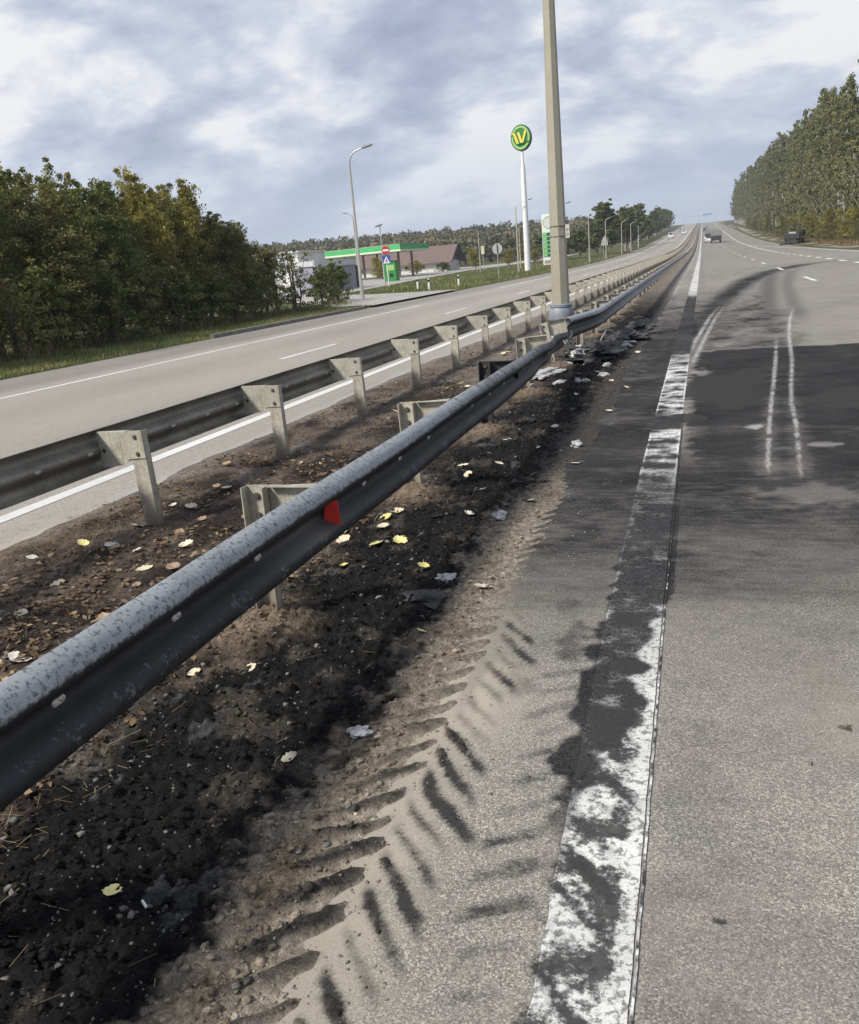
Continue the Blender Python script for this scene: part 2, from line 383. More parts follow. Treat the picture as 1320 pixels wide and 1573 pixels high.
def road_masks(X, Y):
    n1 = fbm(X, Y, 1.3, 4, 3) - 0.5; n2 = fbm(X, Y * 0.45, 3.0, 4, 9) - 0.5; n3 = fbm(X, Y, 9.0, 3, 21) - 0.5
    n4 = fbm(X * 0.5, Y, 1.1, 4, 27) - 0.5                       # cross-road streaks
    G = np.zeros_like(X)
    # fully sooted stretch of the lane: near edge soft, far edge abrupt
    n6 = fbm(X * 0.55, Y * 1.6, 2.6, 4, 37) - 0.5
    z1 = ss(5.0, 7.4, Y + 0.6 * n1 + 0.8 * n6) * (1 - ss(15.0, 15.25, Y + 0.5 * n2)) * (1 - ss(3.0, 5.5, X + n1)) * ss(-0.3, 0.0, X + 0.2 * n3)
    G = np.maximum(G, z1 * (1.02 + 0.25 * n1 + 0.5 * n6 + 0.2 * n3))
    z0 = ss(2.2, 5.8, Y + 0.5 * n1 + 0.5 * n6 - 0.22 * np.clip(X, 0, 2)) * (1 - ss(7, 9, Y)) * (1 - ss(2.5, 4, X))
    G = np.maximum(G, z0 * (0.84 + 0.16 * n1 + 0.22 * n6 + 0.18 * n3))
    z2 = ss(15.0, 15.3, Y + 0.4 * n2) * (1 - ss(22, 46, Y)) * (1 - ss(1.1, 2.2, X - 0.035 * (Y - 15) + 0.8 * n1))
    G = np.maximum(G, z2 * (0.66 + 0.4 * n1 + 0.7 * n2 + 0.5 * n3))
    # inner shoulder beside the rail
    z3 = ss(2.6, 6.6, Y + 0.9 * n1 + 1.0 * n6) * (1 - ss(16, 36, Y)) * (1 - ss(-0.5, -0.15, X + 0.1 * n2))
    G = np.maximum(G, z3 * (0.86 + 0.3 * n1 + 0.25 * n3 + 0.3 * n6))
    # dark film over the paint, creeping from its left side
    ed = np.interp(Y, [1.9, 2.6, 3.2, 4.1, 4.6], [-0.46, -0.33, -0.26, -0.17, -0.05]) + 0.16 * n3 + 0.10 * n1
    z4 = (1 - ss(-0.03, 0.03, X - ed)) * ss(-0.49, -0.43, X + 0.10 * n1 + 0.16 * n3) * (1 - ss(-0.15, -0.10, X)) * ss(1.9, 2.6, Y) * (1 - ss(5.9, 6.9, Y + 1.0 * n2))
    G = np.maximum(G, z4 * (0.98 + 0.6 * n3 + 0.3 * n6))
    G = np.maximum(G, np.exp(-((X + 0.62) / 0.22) ** 2) * ss(2.4, 3.8, Y + n1) * (1 - ss(7, 9, Y)) * ss(-0.12, 0.2, fbm(X * 1.6 + Y * 0.9, Y * 0.6 - X, 3.0, 4, 93) - 0.5 + 0.5 * n3) * 0.7)
    # forward smears from the burn towards the camera
    sm = ss(0.06, 0.22, fbm(X * 2.2, Y * 0.35, 2.0, 4, 29) - 0.5 + 0.05) * ss(2.0, 3.6, Y) * (1 - ss(5, 7, Y)) * (1 - ss(0.9, 1.8, X))
    G = np.maximum(G, 0.35 * sm)
    # sweeping dark tyre arcs into the outer lane
    arcA = along(Y, [(-0.95, 9), (-0.75, 12), (-0.42, 16), (-0.1, 20), (0.36, 26), (1.0, 33), (1.9, 41), (3.4, 50), (6, 58), (11, 64)])
    G = np.maximum(G, np.exp(-((X - arcA) / (0.32 + 0.010 * Y)) ** 2) * ss(9, 14, Y) * (1 - ss(55, 66, Y)) * (0.92 + 0.5 * n2))
    arcB = along(Y, [(1.0, 15.4), (1.25, 19), (1.7, 26), (2.3, 35), (3.1, 46), (4.6, 54), (8, 61)])
    G = np.maximum(G, np.exp(-((X - arcB) / (0.22 + 0.008 * Y)) ** 2) * ss(15, 20, Y) * (1 - ss(50, 62, Y)) * 0.62)
    arcC = along(Y, [(1.75, 16), (2.2, 24), (2.9, 35), (4.2, 48), (6.5, 56)])
    G = np.maximum(G, np.exp(-((X - arcC) / (0.18 + 0.006 * Y)) ** 2) * ss(16, 22, Y) * (1 - ss(46, 58, Y)) * 0.5)
    G = np.maximum(G, ss(40, 48, Y - 0.35 * X) * (1 - ss(60, 66, Y)) * (0.25 + 0.4 * n2))
    # grime of the lanes near the camera
    G = np.maximum(G, 0.15 + 0.18 * n1 + 0.22 * n6 + 0.12 * n3 + 0.05 * (X > -0.15))
    G = np.maximum(G, (1 - ss(0.05, 0.45, X + 0.3 * n1)) * ss(-0.2, -0.1, X) * (0.28 + 0.35 * n3))
    # hard dirt
    Rm = np.zeros_like(X)
    l, r = lugs(X, Y, -0.42, 0.16, 0.62, 1.15, 0.30, 0.27, 0.46)
    tr = ss(0.9, 1.2, Y) * (1 - ss(3.2, 4.4, Y))
    Rm = np.maximum(Rm, np.maximum(l * 0.50, r * 0.78) * tr * (0.85 + 0.8 * n3 + 0.4 * n1)); G = np.maximum(G, np.maximum(l * 0.6, r * 0.8) * tr * (0.8 + 0.8 * n3))
    l, r = lugs(X, Y, -0.93, 0.15, 0.95, 1.3, 0.34, 0.30, 0.5, 0.2)
    tr = ss(0.7, 1.0, Y) * (1 - ss(3.4, 5.4, Y))
    Rm = np.maximum(Rm, np.maximum(l * 0.45, r * 0.62) * tr * (0.85 + 0.7 * n1 + 0.5 * n3)); G = np.maximum(G, np.maximum(l * 0.7, r * 0.95) * tr * (0.9 + 0.8 * n3))
    Rm = np.maximum(Rm, (0.52 + 0.9 * n3) * np.exp(-((X + 0.31) / 0.14) ** 4) * (1 - ss(4, 5, Y)) * ss(-0.14, 0.08, n1 + 0.6 * n3))
    spill = np.hypot((X + 0.15) / 0.22, (Y - 9.15) / 0.26) + 0.5 * n3; Rm = np.maximum(Rm, 1.2 * (1 - ss(0.75, 1.05, spill)))
    pond = np.hypot((X - 0.33) / 0.6, (Y - 11.3) / 1.7) + 1.3 * n1 + 0.9 * n2; Rm = np.maximum(Rm, 0.9 * (1 - ss(0.6, 1.05, pond)))
    pond = np.hypot((X - 1.6) / 0.7, (Y - 10.1) / 1.3) + 1.3 * n1 + 0.6 * n2; Rm = np.maximum(Rm, 0.75 * (1 - ss(0.5, 1.05, pond)))
    Rm = np.maximum(Rm, z1 * 0.50 * ss(0.0, 0.2, 0.5 * n2 + 0.7 * n3 + 0.4 * n4))
    Rm = np.maximum(Rm, z3 * 0.40 * ss(0.04, 0.18, n2 + 0.3 * n3))
    Rm = np.maximum(Rm, 0.30 * ss(0.20, 0.32, n3 + 0.3 * n1) * (Y < 8) * (X < 0.3))
    for ox, oy, orr in ((0.50, 3.05, 0.05), (0.36, 2.80, 0.02), (0.05, 2.0, 0.03)):
        Rm = np.maximum(Rm, 0.62 * (1 - ss(0.4, 1.0, np.hypot(X - ox, Y - oy) / orr + 1.2 * n3)))
    # pale dust and scuffs
    B = np.zeros_like(X)
    B = np.maximum(B, (1 - ss(-1.0, -0.40, X + 0.35 * n1)) * (1 - ss(3.2, 5.5, Y + 1.5 * n1)) * 0.85)
    B = np.maximum(B, (1 - ss(-1.05, -0.75, X + 0.4 * n1)) * (1 - ss(40, 80, Y)) * 0.75)
    B = np.maximum(B, (1 - ss(-1.0, -0.6, X)) * ss(30, 60, Y) * 0.6)
    B = np.maximum(B, 0.45 * ss(0.02, 0.2, n1) * ss(0.1, 0.5, X) * (1 - ss(4.2, 5.2, Y)))
    for sx, sy_, ax, ay, am in ((0.47, 8.57, 0.10, 0.20, 0.95), (0.98, 7.78, 0.16, 0.16, 0.6), (0.0, 12.6, 0.16, 0.45, 0.55), (0.62, 7.7, 0.3, 0.12, 0.35), (0.7, 6.2, 0.35, 0.35, 0.3)):
        B = np.maximum(B, am * (1 - ss(0.4, 1.15, np.hypot((X - sx) / ax, (Y - sy_) / ay) + 1.2 * n3)))
    for pts, y0, y1 in (([(0.47, 6.5), (0.50, 7.2), (0.60, 8.6), (0.70, 9.8), (0.82, 11.2), (1.0, 13.4), (1.2, 16), (1.36, 18.2)], 6.5, 18.2),
                        ([(0.68, 6.5), (0.74, 7.3), (0.85, 8.8), (0.90, 9.8), (1.0, 11), (1.22, 13.4), (1.45, 16.6), (1.75, 20), (2.3, 25)], 6.5, 25)):
        xa = along(Y, pts); wd = 0.011 + 0.0013 * Y
        B = np.maximum(B, np.exp(-((X - xa) / wd) ** 2) * ss(y0, y0 + 0.6, Y) * (1 - ss(y1 - 5, y1, Y)) * (1.0 + 2.4 * n3))
        B = np.maximum(B, 0.30 * np.exp(-((X - xa) / 0.12) ** 2) * ss(y0, y0 + 0.4, Y) * (1 - ss(8, 15, Y)))
    for off in (0.02, 0.16):
        xa = along(Y, [(-0.30, 13.4), (-0.12, 17), (0.15, 22), (0.45, 26)]) + off
        B = np.maximum(B, np.exp(-((X - xa) / 0.045) ** 2) * ss(13.2, 14, Y) * (1 - ss(21, 27, Y)) * (0.8 + 1.5 * n3))
    G = G * (1 - 0.85 * np.clip(B * ((X > -0.15) & (Y > 5)), 0, 1))
    return np.stack([np.clip(Rm, 0, 1.2), np.clip(G, 0, 1), np.clip(B, 0, 1), np.ones_like(X)], 1)
def soft_masks(X, Y):
    n1 = fbm(X, Y * 0.25, 0.8, 4, 33) - 0.5; n2 = fbm(X, Y, 4.0, 3, 35) - 0.5
    lane = np.exp(-((X + 7.2) / 0.9) ** 2) + np.exp(-((X + 10.6) / 0.9) ** 2)
    G = np.clip(0.06 + 0.22 * n1 + 0.10 * lane + 0.25 * ss(-12.6, -13.6, X), 0, 1)
    B = np.clip(ss(-5.15, -4.75, X + 0.25 * n2) * 0.75, 0, 1)
    return np.stack([np.clip(0.2 * n2, 0, 1), G, B, np.ones_like(X)], 1)

# ------------------------------------------------------------------ setting: terrain
def lines(*segs):
    out = []
    for a, b, st in segs: out += list(np.arange(a, b, st))
    return np.array(sorted(set(np.round(out, 4))))
def geo(a, b, k):
    out = [a]
    while out[-1] < b: out.append(out[-1] * (1 + k))
    return out
xs = np.array(sorted(set(list(np.arange(-1600, -130, 60)) + list(np.arange(-130, -16, 2.5)) + [-16.2, -15.62, -15.35, -13, -8, -4, 0, 6, 12.7, 13.0, 14] + list(np.arange(16, 60, 3)) + list(np.arange(60, 1600, 60)))))
ys = np.array(sorted(set(list(np.arange(-60, 0, 10)) + list(np.arange(0, 260, 2.5)) + list(np.arange(260, 600, 10)) + list(np.arange(600, 3000, 80)))))
def zter(X, Y):
    inside = ss(-15.62, -15.35, X) * (1 - ss(12.7, 13.0, X))
    return T(X, Y) + 0.05 * (1 - inside) - 0.14 * inside + 0.10 * (1 - inside) * (fbm(X, Y, 0.25, 3, 5) - 0.5) * (ss(16, 19, -X) + ss(13, 16, X))
me, _, _ = grid_mesh('terrain', xs, ys, zter)
tag(obj('ground', me, mat_grass), kind='structure')

# ------------------------------------------------------------------ right carriageway
yr = np.array([-8, -4, -2, -1, 0, 0.5] + geo(0.8, 40, 0.0075) + list(np.arange(41, 90, 1.0)) + list(np.arange(90, 360, 5.0)) + list(np.arange(360, 1400, 25.0)))
xr = np.array(list(np.arange(-1.32, 0.2, 0.0125)) + list(np.arange(0.2, 2.4, 0.022)) + list(np.arange(2.4, 5, 0.1)) + list(np.arange(5, 12.9, 0.4)) + [12.85])
me, X, Y = grid_mesh('road', xr, yr, lambda X, Y: rise(Y) + 0.004 * (fbm(X, Y, 1.2, 2, 8) - 0.5))
vattr(me, 'mask', road_masks(X, Y))
tag(obj('right_road', me, mat_road), kind='structure')
# left carriageway
yl = np.array(list(np.arange(-10, 60, 0.35)) + list(np.arange(60, 360, 4.0)) + list(np.arange(360, 1400, 25.0)))
xl = np.array(list(np.arange(-15.4, -5.4, 0.25)) + list(np.arange(-5.4, -4.55, 0.05)))
me, X, Y = grid_mesh('road', xl, yl, lambda X, Y: rise(Y))
vattr(me, 'mask', soft_masks(X, Y))
tag(obj('left_road', me, mat_roadL), kind='structure')

# painted lines ---------------------------------------------------
def strip(name, ysv, xlf, xrf, nx, mat, maskf, dz=0.004):
    u = np.linspace(0, 1, nx); U, YY = np.meshgrid(u, ysv)
    XX = xlf(YY) * (1 - U) + xrf(YY) * U; ZZ = rise(YY) + dz + (0.004 * (fbm(XX, YY, 1.2, 2, 8) - 0.5) if XX.mean() > -4 else 0)
    i = np.arange(U.size).reshape(U.shape)
    f = np.stack([i[:-1, :-1].ravel(), i[:-1, 1:].ravel(), i[1:, 1:].ravel(), i[1:, :-1].ravel()], 1)
    me = fast_mesh(name, np.stack([XX.ravel(), YY.ravel(), ZZ.ravel()], 1), f, True)
    vattr(me, 'mask', maskf(XX.ravel(), YY.ravel()))
    return tag(obj(name, me, mat), kind='structure')
lxl = lambda Y: np.interp(Y, [0, 1.6, 3.7, 7.7, 40, 1000], [-0.375, -0.385, -0.435, -0.47, -0.47, -0.47]) + 0.012 * (fbm(Y * 3, Y * 0, 5, 4, 4) - 0.5)
lxr = lambda Y: np.interp(Y, [0, 1.6, 4, 8, 40, 1000], [-0.16, -0.16, -0.18, -0.19, -0.17, -0.17]) + 0.005 * (fbm(Y * 3, Y * 0, 6, 4, 6) - 0.5)
def line_mask(X, Y):
    m = road_masks(X, Y); n = fbm(X, Y * 1.3, 7, 4, 55) - 0.5; n5 = fbm(X * 0.4, Y, 9.0, 3, 57) - 0.5
    gap = ss(8.4, 8.6, Y + 0.5 * n) * (1 - ss(9.25, 9.55, Y + 0.6 * n)); m[:, 1] = np.maximum(m[:, 1], gap * 0.95)
    arc = ss(13.2, 15.2, Y + 2.5 * n) * (1 - ss(30.5, 33.5, Y + 3 * n)); m[:, 1] = np.maximum(m[:, 1], arc * 0.95)
    mid = ss(9.3, 9.6, Y) * (1 - ss(13.4, 15, Y)) + ss(6.0, 7.6, Y) * (1 - ss(8.4, 8.5, Y))
    side = np.minimum(np.abs(X - lxl(Y)), np.abs(X - lxr(Y))) < 0.022
    dirt = np.clip(0.60 + 2.0 * n + 1.6 * n5 - 0.35 * side, 0, 1)
    m[:, 1] = np.where(mid > 0.02, m[:, 1] * (1 - mid) + dirt * mid, m[:, 1]); m[:, 0] = np.where(mid > 0.5, np.clip(0.22 + 1.2 * n, 0, 1), m[:, 0])
    far = ss(33, 36, Y); m[:, 0] *= 1 - far; m[:, 1] = m[:, 1] * (1 - far) + (0.16 + 0.5 * n) * far; m[:, 2] *= 0.25
    edge = np.clip((X + 0.21) / 0.03, 0, 1) * (Y < 3.9); m[:, 0] *= 1 - 0.6 * edge
    return np.clip(m, 0, 1.2)
strip('inner_edge_line', yr[(yr > -3) & (yr < 1300)], lxl, lxr, 26, mat_line, line_mask)
def bead_mask(X, Y):
    m = line_mask(X - 0.02, Y); n = fbm(X, Y, 30, 3, 81) - 0.5; m[:, 1] = np.clip(0.45 + 2.4 * n + ss(3.5, 5.5, Y), 0, 1); m[:, 0] *= 0.5; return m
yb = yr[(yr > 0.5) & (yr < 9)]
strip('line_bead', yb, lambda Y: lxr(Y) + 0.006, lambda Y: lxr(Y) + 0.013, 3, mat_line, bead_mask, 0.005)
clean = lambda X, Y: np.stack([np.clip(0.25 * (fbm(X, Y, 3, 3, 71) - 0.4), 0, 1), np.clip(0.10 + 0.3 * (fbm(X, Y, 0.8, 3, 72) - 0.5), 0, 1), X * 0, X * 0 + 1], 1)
cst = lambda c: (lambda Y: np.full_like(Y, c))
yf = yl[(yl < 1300)]
strip('median_edge_line', yf, cst(-5.55), cst(-5.38), 3, mat_line2, clean)
strip('verge_edge_line', np.concatenate([yf[yf < 39], [39.5]]), cst(-12.5), cst(-12.36), 3, mat_line2, clean)
strip('verge_edge_line', np.concatenate([[57], yf[yf > 58]]), cst(-12.5), cst(-12.36), 3, mat_line2, clean)
y0 = 4.2
while y0 < 620:
    ln = 3.2 if y0 < 180 else 4
    ysd = np.linspace(y0, y0 + ln, 8 if y0 < 60 else 3); strip('lane_dash', ysd, cst(-8.98), cst(-8.84), 3, mat_line2, clean)
    y0 += 13.5 if y0 < 180 else 24
for y0 in list(np.arange(36.4, 180, 14.2)) + list(np.arange(180, 620, 24)):
    strip('lane_dash', np.linspace(y0, y0 + 4.0, 8), cst(3.97), cst(4.13), 3, mat_line2, clean)
for y0 in np.arange(40, 104, 6.0):
    strip('merge_dash', np.linspace(y0, y0 + 2.6, 6), cst(7.9), cst(8.2), 3, mat_line2, clean)
yo = np.arange(106, 1300, 4.0)
strip('outer_edge_line', yo, cst(7.95), cst(8.15), 3, mat_line2, clean)
yo = np.arange(20, 178, 3.0)
strip('slip_edge_line', yo, lambda Y: np.interp(Y, [20, 120, 176], [12.25, 12.25, 8.2]) - 0.09, lambda Y: np.interp(Y, [20, 120, 176], [12.25, 12.25, 8.2]) + 0.09, 3, mat_line2, clean)
# junction taper line towards the filling station
ja = np.linspace(0, 1, 30)
jv = []
for q in ja:
    for s in (-0.07, 0.07):
        jx = -12.43 - 4.2 * q; jy = 39.4 + 0.9 * q + s; jv.append((jx, jy, 0.006))
me = fast_mesh('line', jv, [(2 * i, 2 * i + 1, 2 * i + 3, 2 * i + 2) for i in range(29)]); vattr(me, 'mask', clean(np.array(jv)[:, 0], np.array(jv)[:, 1]))
tag(obj('junction_line', me, mat_line2), kind='structure')

# right gravel shoulder and filling-station forecourt
me, X, Y = grid_mesh('shoulder', np.arange(12.8, 16.9, 0.5), np.array(list(np.arange(-10, 360, 4.0)) + list(np.arange(360, 1300, 25.0))), lambda X, Y: rise(Y) - 0.01 + 0.06 * np.clip((X - 12.8) / 1, 0, 1) + 0.05 * (fbm(X, Y, 0.7, 3, 40) - 0.5) * (X > 13))
tag(obj('gravel_shoulder', me, mat_gravel), kind='structure')
poly = [(-15.3, 41), (-15.3, 57), (-18.5, 58), (-23, 61), (-28, 67), (-31, 85), (-35, 110), (-39, 150), (-34, 190), (-30, 240), (-35, 240), (-46, 200), (-110, 190), (-110, 120), (-48, 78), (-33, 64), (-24, 52), (-18, 42.5)]
bm = bmesh.new(); fv = [bm.verts.new((x, y, 0)) for x, y in poly]; bm.faces.new(fv)
bmesh.ops.triangulate(bm, faces=bm.faces[:])
for _ in range(4): bmesh.ops.subdivide_edges(bm, edges=bm.edges[:], cuts=1, use_grid_fill=True)
bmesh.ops.triangulate(bm, faces=bm.faces[:])
for v in bm.verts: v.co.z = t1(v.co.x, v.co.y) + 0.11
me = bpy.data.meshes.new('forecourt'); bm.to_mesh(me); bm.free()
tag(obj('forecourt', me, mat_conc), kind='structure')

# ------------------------------------------------------------------ median soil
NEAR_POST = [3.66 + 2.44 * k for k in range(-2, 45)]
LEFT_POST = [5.32 + 2.17 * k for k in range(-3, 48)]
def soil_h(X, Y):
    fade = 1 - ss(20, 60, Y)
    n1 = fbm(X, Y, 1.6, 4, 101) - 0.5; n2 = fbm(X, Y, 9.0, 4, 111, 0.6) - 0.5; n3 = fbm(X, Y, 38.0, 2, 121) - 0.5
    h = 0.035 + 0.05 * n1 + 0.045 * n2 + 0.034 * n3 * fade
    b = ss(-2.3, -1.95, X) * (1 - ss(-1.35, -1.1, X))
    h = h + b * (0.030 * np.abs(n2) + 0.030 * n3) * fade
    for py in NEAR_POST[:14]:
        h = h + 0.09 * np.exp(-(((X + 2.08) / 0.22) ** 2 + ((Y - py + 0.06) / 0.34) ** 2))
    # falls away to the asphalt on both sides with a ragged lip
    e = X + 0.16 * (fbm(X, Y, 2.0, 4, 131) - 0.5) + 0.05 * n2
    h = h * (1 - 0.78 * ss(-1.42, -1.15, e)) - 0.030 * ss(-1.12, -0.80, e)
    el = X + 0.3 * (fbm(X, Y, 1.2, 4, 141) - 0.5)
    h = h * ss(-4.95, -4.4, el) - 0.03 * (1 - ss(-4.95, -4.75, el))
    # squeezed-up lugs of the tyre track
    l, r = lugs(X, Y, -0.93, 0.15, 0.95, 1.3, 0.46, 0.26, 0.5, 0.2)
    tr = ss(0.7, 1.0, Y) * (1 - ss(4.6, 7.0, Y)); fr = ss(0.7, 1.0, Y) * (1 - ss(2.7, 3.4, Y))
    keep = ss(0.30, 0.52, fbm(X, Y, 3.0, 3, 151))
    h = h + l * (0.024 + 0.03 * n2) * tr * (0.6 + 0.4 * keep) * (1 - ss(-0.92, -0.86, X)) + r * (0.026 + 0.03 * n2) * fr * keep
    return h
def soil_c(X, Y):
    n1 = fbm(X, Y, 1.5, 4, 201) - 0.5; n2 = fbm(X, Y, 6.0, 4, 211) - 0.5; n3 = fbm(X, Y, 2.6, 4, 221)
    brown = np.array([0.15, 0.12, 0.097]); dk = np.array([0.045, 0.036, 0.031]); grey = np.array([0.23, 0.205, 0.175])
    burnt = np.array([0.0195, 0.0188, 0.0185]); sand = np.array([0.36, 0.305, 0.235]); tan = np.array([0.25, 0.195, 0.14])
    def lerp(a, b, t): return a * (1 - t[:, None]) + b * t[:, None]
    c = np.repeat(brown[None], len(X), 0)
    c = lerp(c, dk, ss(-0.05, 0.25, n1 + 0.4 * n2 + 0.22 * (X > -3.5) * (1 - ss(7, 12, Y))))
    c = lerp(c, grey, ss(0.58, 0.72, n3) * 0.7)
    c = lerp(c, grey, ss(10, 16, Y) * 0.65)
    c = lerp(c, grey * 1.1, (1 - ss(-4.7, -4.35, X + 0.4 * n1)) * 0.6)
    b = ss(-2.32, -2.02, X + 0.5 * n1 + 0.3 * n2) * (1 - ss(22, 40, Y))
    near = ss(9, 16, Y) * ss(-3.2, -2.6, X + n1) * (1 - ss(17, 22, Y)); b = np.maximum(b, near * 0.6)
    c = lerp(c, burnt, b)
    patch = ss(0.60, 0.70, fbm(X * 1.0, Y * 1.0, 4.5, 4, 231)) * (X < -1.15); c = lerp(c, np.array([0.10, 0.085, 0.07]), patch * 0.75 * b)
    ash = ss(0.75, 0.80, fbm(X, Y, 8.0, 3, 241)); c = lerp(c, np.array([0.17, 0.17, 0.175]), ash * b * 0.5)
    for py in NEAR_POST[:14]:
        c = lerp(c, tan, np.clip(1.3 * np.exp(-(((X + 2.08) / 0.19) ** 2 + ((Y - py + 0.08) / 0.32) ** 2) * (0.8 + 1.6 * n2)) - 0.15, 0, 1))
    s = ss(-1.34, -1.20, X + 0.34 * n1 + 0.30 * n2 + 0.22 * (fbm(X, Y, 22.0, 3, 251) - 0.5))
    sd = np.repeat(sand[None], len(X), 0); sd = lerp(sd, tan, ss(0.02, 0.25, n2) * 0.8); sd = lerp(sd, np.array([0.06, 0.056, 0.052]), ss(5.2, 7.6, Y + 1.5 * n1) * 0.95); sd = lerp(sd, grey, ss(26, 40, Y))
    sd = lerp(sd, np.array([0.37, 0.325, 0.26]), ss(-1.16, -0.98, X + 0.2 * n1) * (1 - ss(4.5, 6.5, Y)) * 0.85)
    c = c * (1 - s[:, None]) + sd * s[:, None]
    l, r = lugs(X, Y, -0.93, 0.15, 0.95, 1.3, 0.46, 0.26, 0.5, 0.2)
    dark = np.maximum(l * (1 - 0.6 * ss(2.3, 3.2, Y)) * ss(-1.22, -1.05, X + 0.3 * n1), r) * ss(0.30, 0.48, n3 + 0.10)
    c = lerp(c, np.array([0.032, 0.031, 0.032]), np.clip(dark, 0, 1) * 0.95 * (1 - ss(3.4, 5.5, Y)))
    return np.concatenate([np.clip(c, 0.01, 1), np.ones((len(X), 1))], 1)
ysl = np.array(list(np.arange(-6, 0.7, 0.2)) + geo(0.75, 34, 0.0080) + list(np.arange(34.5, 90, 0.8)) + list(np.arange(90, 360, 5.0)) + list(np.arange(360, 1300, 25.0)))
xsl = np.array(list(np.arange(-5.0, -2.5, 0.022)) + list(np.arange(-2.5, -0.60, 0.0115)))
me, X, Y = grid_mesh('soil', xsl, ysl, lambda X, Y: rise(Y) + soil_h(X, Y))
vattr(me, 'mask', soil_c(X, Y))
tag(obj('median_soil', me, mat_soil), kind='structure')
def gz(x, y):
    a = np.array([x], float); b = np.array([y], float)
    if -5.0 < x < -0.65: return float(max(soil_h(a, b)[0], 0.0) + rise(b)[0])
    return float(rise(b)[0]) if -15.4 < x < 12.8 else t1(x, y) + 0.05

# loose clods and grit on the burnt strip: nobody could count them
ico = bmesh.new(); bmesh.ops.create_icosphere(ico, subdivisions=1, radius=1.0); iv = np.array([v.co[:] for v in ico.verts]); ifc = np.array([[v.index for v in f.verts] for f in ico.faces]); ico.free()
def scatter_clods(name, n, xr_, yr_, smin, smax, colf, label, cat, dens=None):
    x = rng.uniform(*xr_, n * 3); u = rng.uniform(0, 1, n * 3); y = yr_[0] * (yr_[1] / yr_[0]) ** u
    if dens is not None:
        k = rng.uniform(0, 1, len(x)) < dens(x, y); x, y = x[k], y[k]
    x, y = x[:n], y[:n]; n = len(x)
    z = np.where((x > -5) & (x < -0.6), np.maximum(soil_h(x, y), 0), 0) + rise(y)
    s = smin * (smax / smin) ** (rng.uniform(0, 1, n) ** 2.2)
    V = iv[None] * (1 + 0.35 * rng.standard_normal((n, len(iv), 1)) * 0.6) * s[:, None, None] * np.stack([rng.uniform(.7, 1.4, n), rng.uniform(.7, 1.4, n), rng.uniform(.45, .9, n)], 1)[:, None, :]
    V += np.stack([x, y, z + s * 0.2], 1)[:, None, :]
    F = ifc[None] + (np.arange(n) * len(iv))[:, None, None]
    me = fast_mesh(name, V.reshape(-1, 3), F.reshape(-1, 3))
    c = colf(x, y); vattr(me, 'mask', np.repeat(c, len(iv), 0))
    return tag(obj(name, me, mat_soil), label, cat, kind='stuff')
def clodcol(x, y):
    c = soil_c(x, y); k = rng.uniform(0, 1, len(x)); c[:, :3] *= rng.uniform(0.7, 1.7, (len(x), 1))
    c[k > 0.955, :3] = np.array([0.30, 0.285, 0.26]); return c
scatter_clods('soil_clods', 22000, (-2.6, -1.05), (0.9, 14.0), 0.0022, 0.016, clodcol, 'charred clods and grit strewn over the burnt strip beside the rail', 'clods')
scatter_clods('median_grit', 3500, (-4.8, -2.2), (1.5, 20.0), 0.004, 0.016, clodcol, 'brown grit and clods between the two guard rails', 'grit')
scatter_clods('asphalt_grit', 1500, (-1.15, -0.5), (1.1, 9.0), 0.002, 0.007, clodcol, 'loose grit on the asphalt between soil and edge line', 'grit', lambda x, y: 1 - ss(-1.1, -0.5, x))
#PART2

# ------------------------------------------------------------------ guard rails
SEC = [(0.016, 0.156), (0.030, 0.152), (0.052, 0.140), (0.070, 0.124), (0.080, 0.104), (0.083, 0.086), (0.078, 0.070), (0.062, 0.054), (0.030, 0.032), (0.010, 0.019), (0.004, 0.008),
       (0.004, -0.008), (0.010, -0.019), (0.030, -0.032), (0.062, -0.054), (0.078, -0.070), (0.083, -0.086), (0.080, -0.104), (0.070, -0.124), (0.052, -0.140), (0.030, -0.152), (0.016, -0.156)]
def beam_mesh(name, path, side, soot):
    """path: (x, y, z, twist) centre line; side +1 opens to +x"""
    S = np.array(SEC); k = len(S); tg = np.gradient(S, axis=0); nr = np.stack([tg[:, 1], -tg[:, 0]], 1); nr /= np.linalg.norm(nr, axis=1)[:, None]
    ring = np.concatenate([S, (S + nr * 0.0045)[::-1]], 0); n = len(ring)
    vs = []; ms = []
    for (x, y, z, tw) in path:
        c, s = math.cos(tw), math.sin(tw)
        for i, (u, v) in enumerate(ring):
            uu = u * c + v * s; vv = -u * s + v * c
            vs.append((x + side * uu, y, z + vv)); ms.append((*soot(u, v, y, i >= k), 1.0))
    m_ = len(path); fs = []
    for a in range(m_ - 1):
        for b in range(n): fs.append((a * n + b, a * n + (b + 1) % n, (a + 1) * n + (b + 1) % n, (a + 1) * n + b))
    me = fast_mesh(name, vs, fs, True)
    bm = bmesh.new(); bm.from_mesh(me)
    bm.verts.ensure_lookup_table()
    bm.faces.new([bm.verts[i] for i in range(n)]); bm.faces.new([bm.verts[(m_ - 1) * n + i] for i in range(n - 1, -1, -1)])
    bmesh.ops.recalc_face_normals(bm, faces=bm.faces[:]); bm.to_mesh(me); bm.free()
    vattr(me, 'mask', ms); me.set_sharp_from_angle(angle=R(50)); return me
def soot_shade_near(u, v, y, back):
    if back: return (0.35, 0, 0)
    top = min(max((v - 0.075) / 0.035, 0), 1)  # below the top hump the mask holds soot and painted shade together
    face = 0.80 if v > -0.05 else 0.66
    t = 0.06 + 0.42 * min(max((y - 4.5) / 2.5, 0), 1)
    if y > 9: t = 0.48 + 0.12 * min((y - 9) / 2, 1)
    dust = 0.75 * math.exp(-((y - 3.45) / 0.30) ** 2) * (1 if -0.075 < v < 0.0 else 0)
    return (face * (1 - top) + t * top, 0, dust)
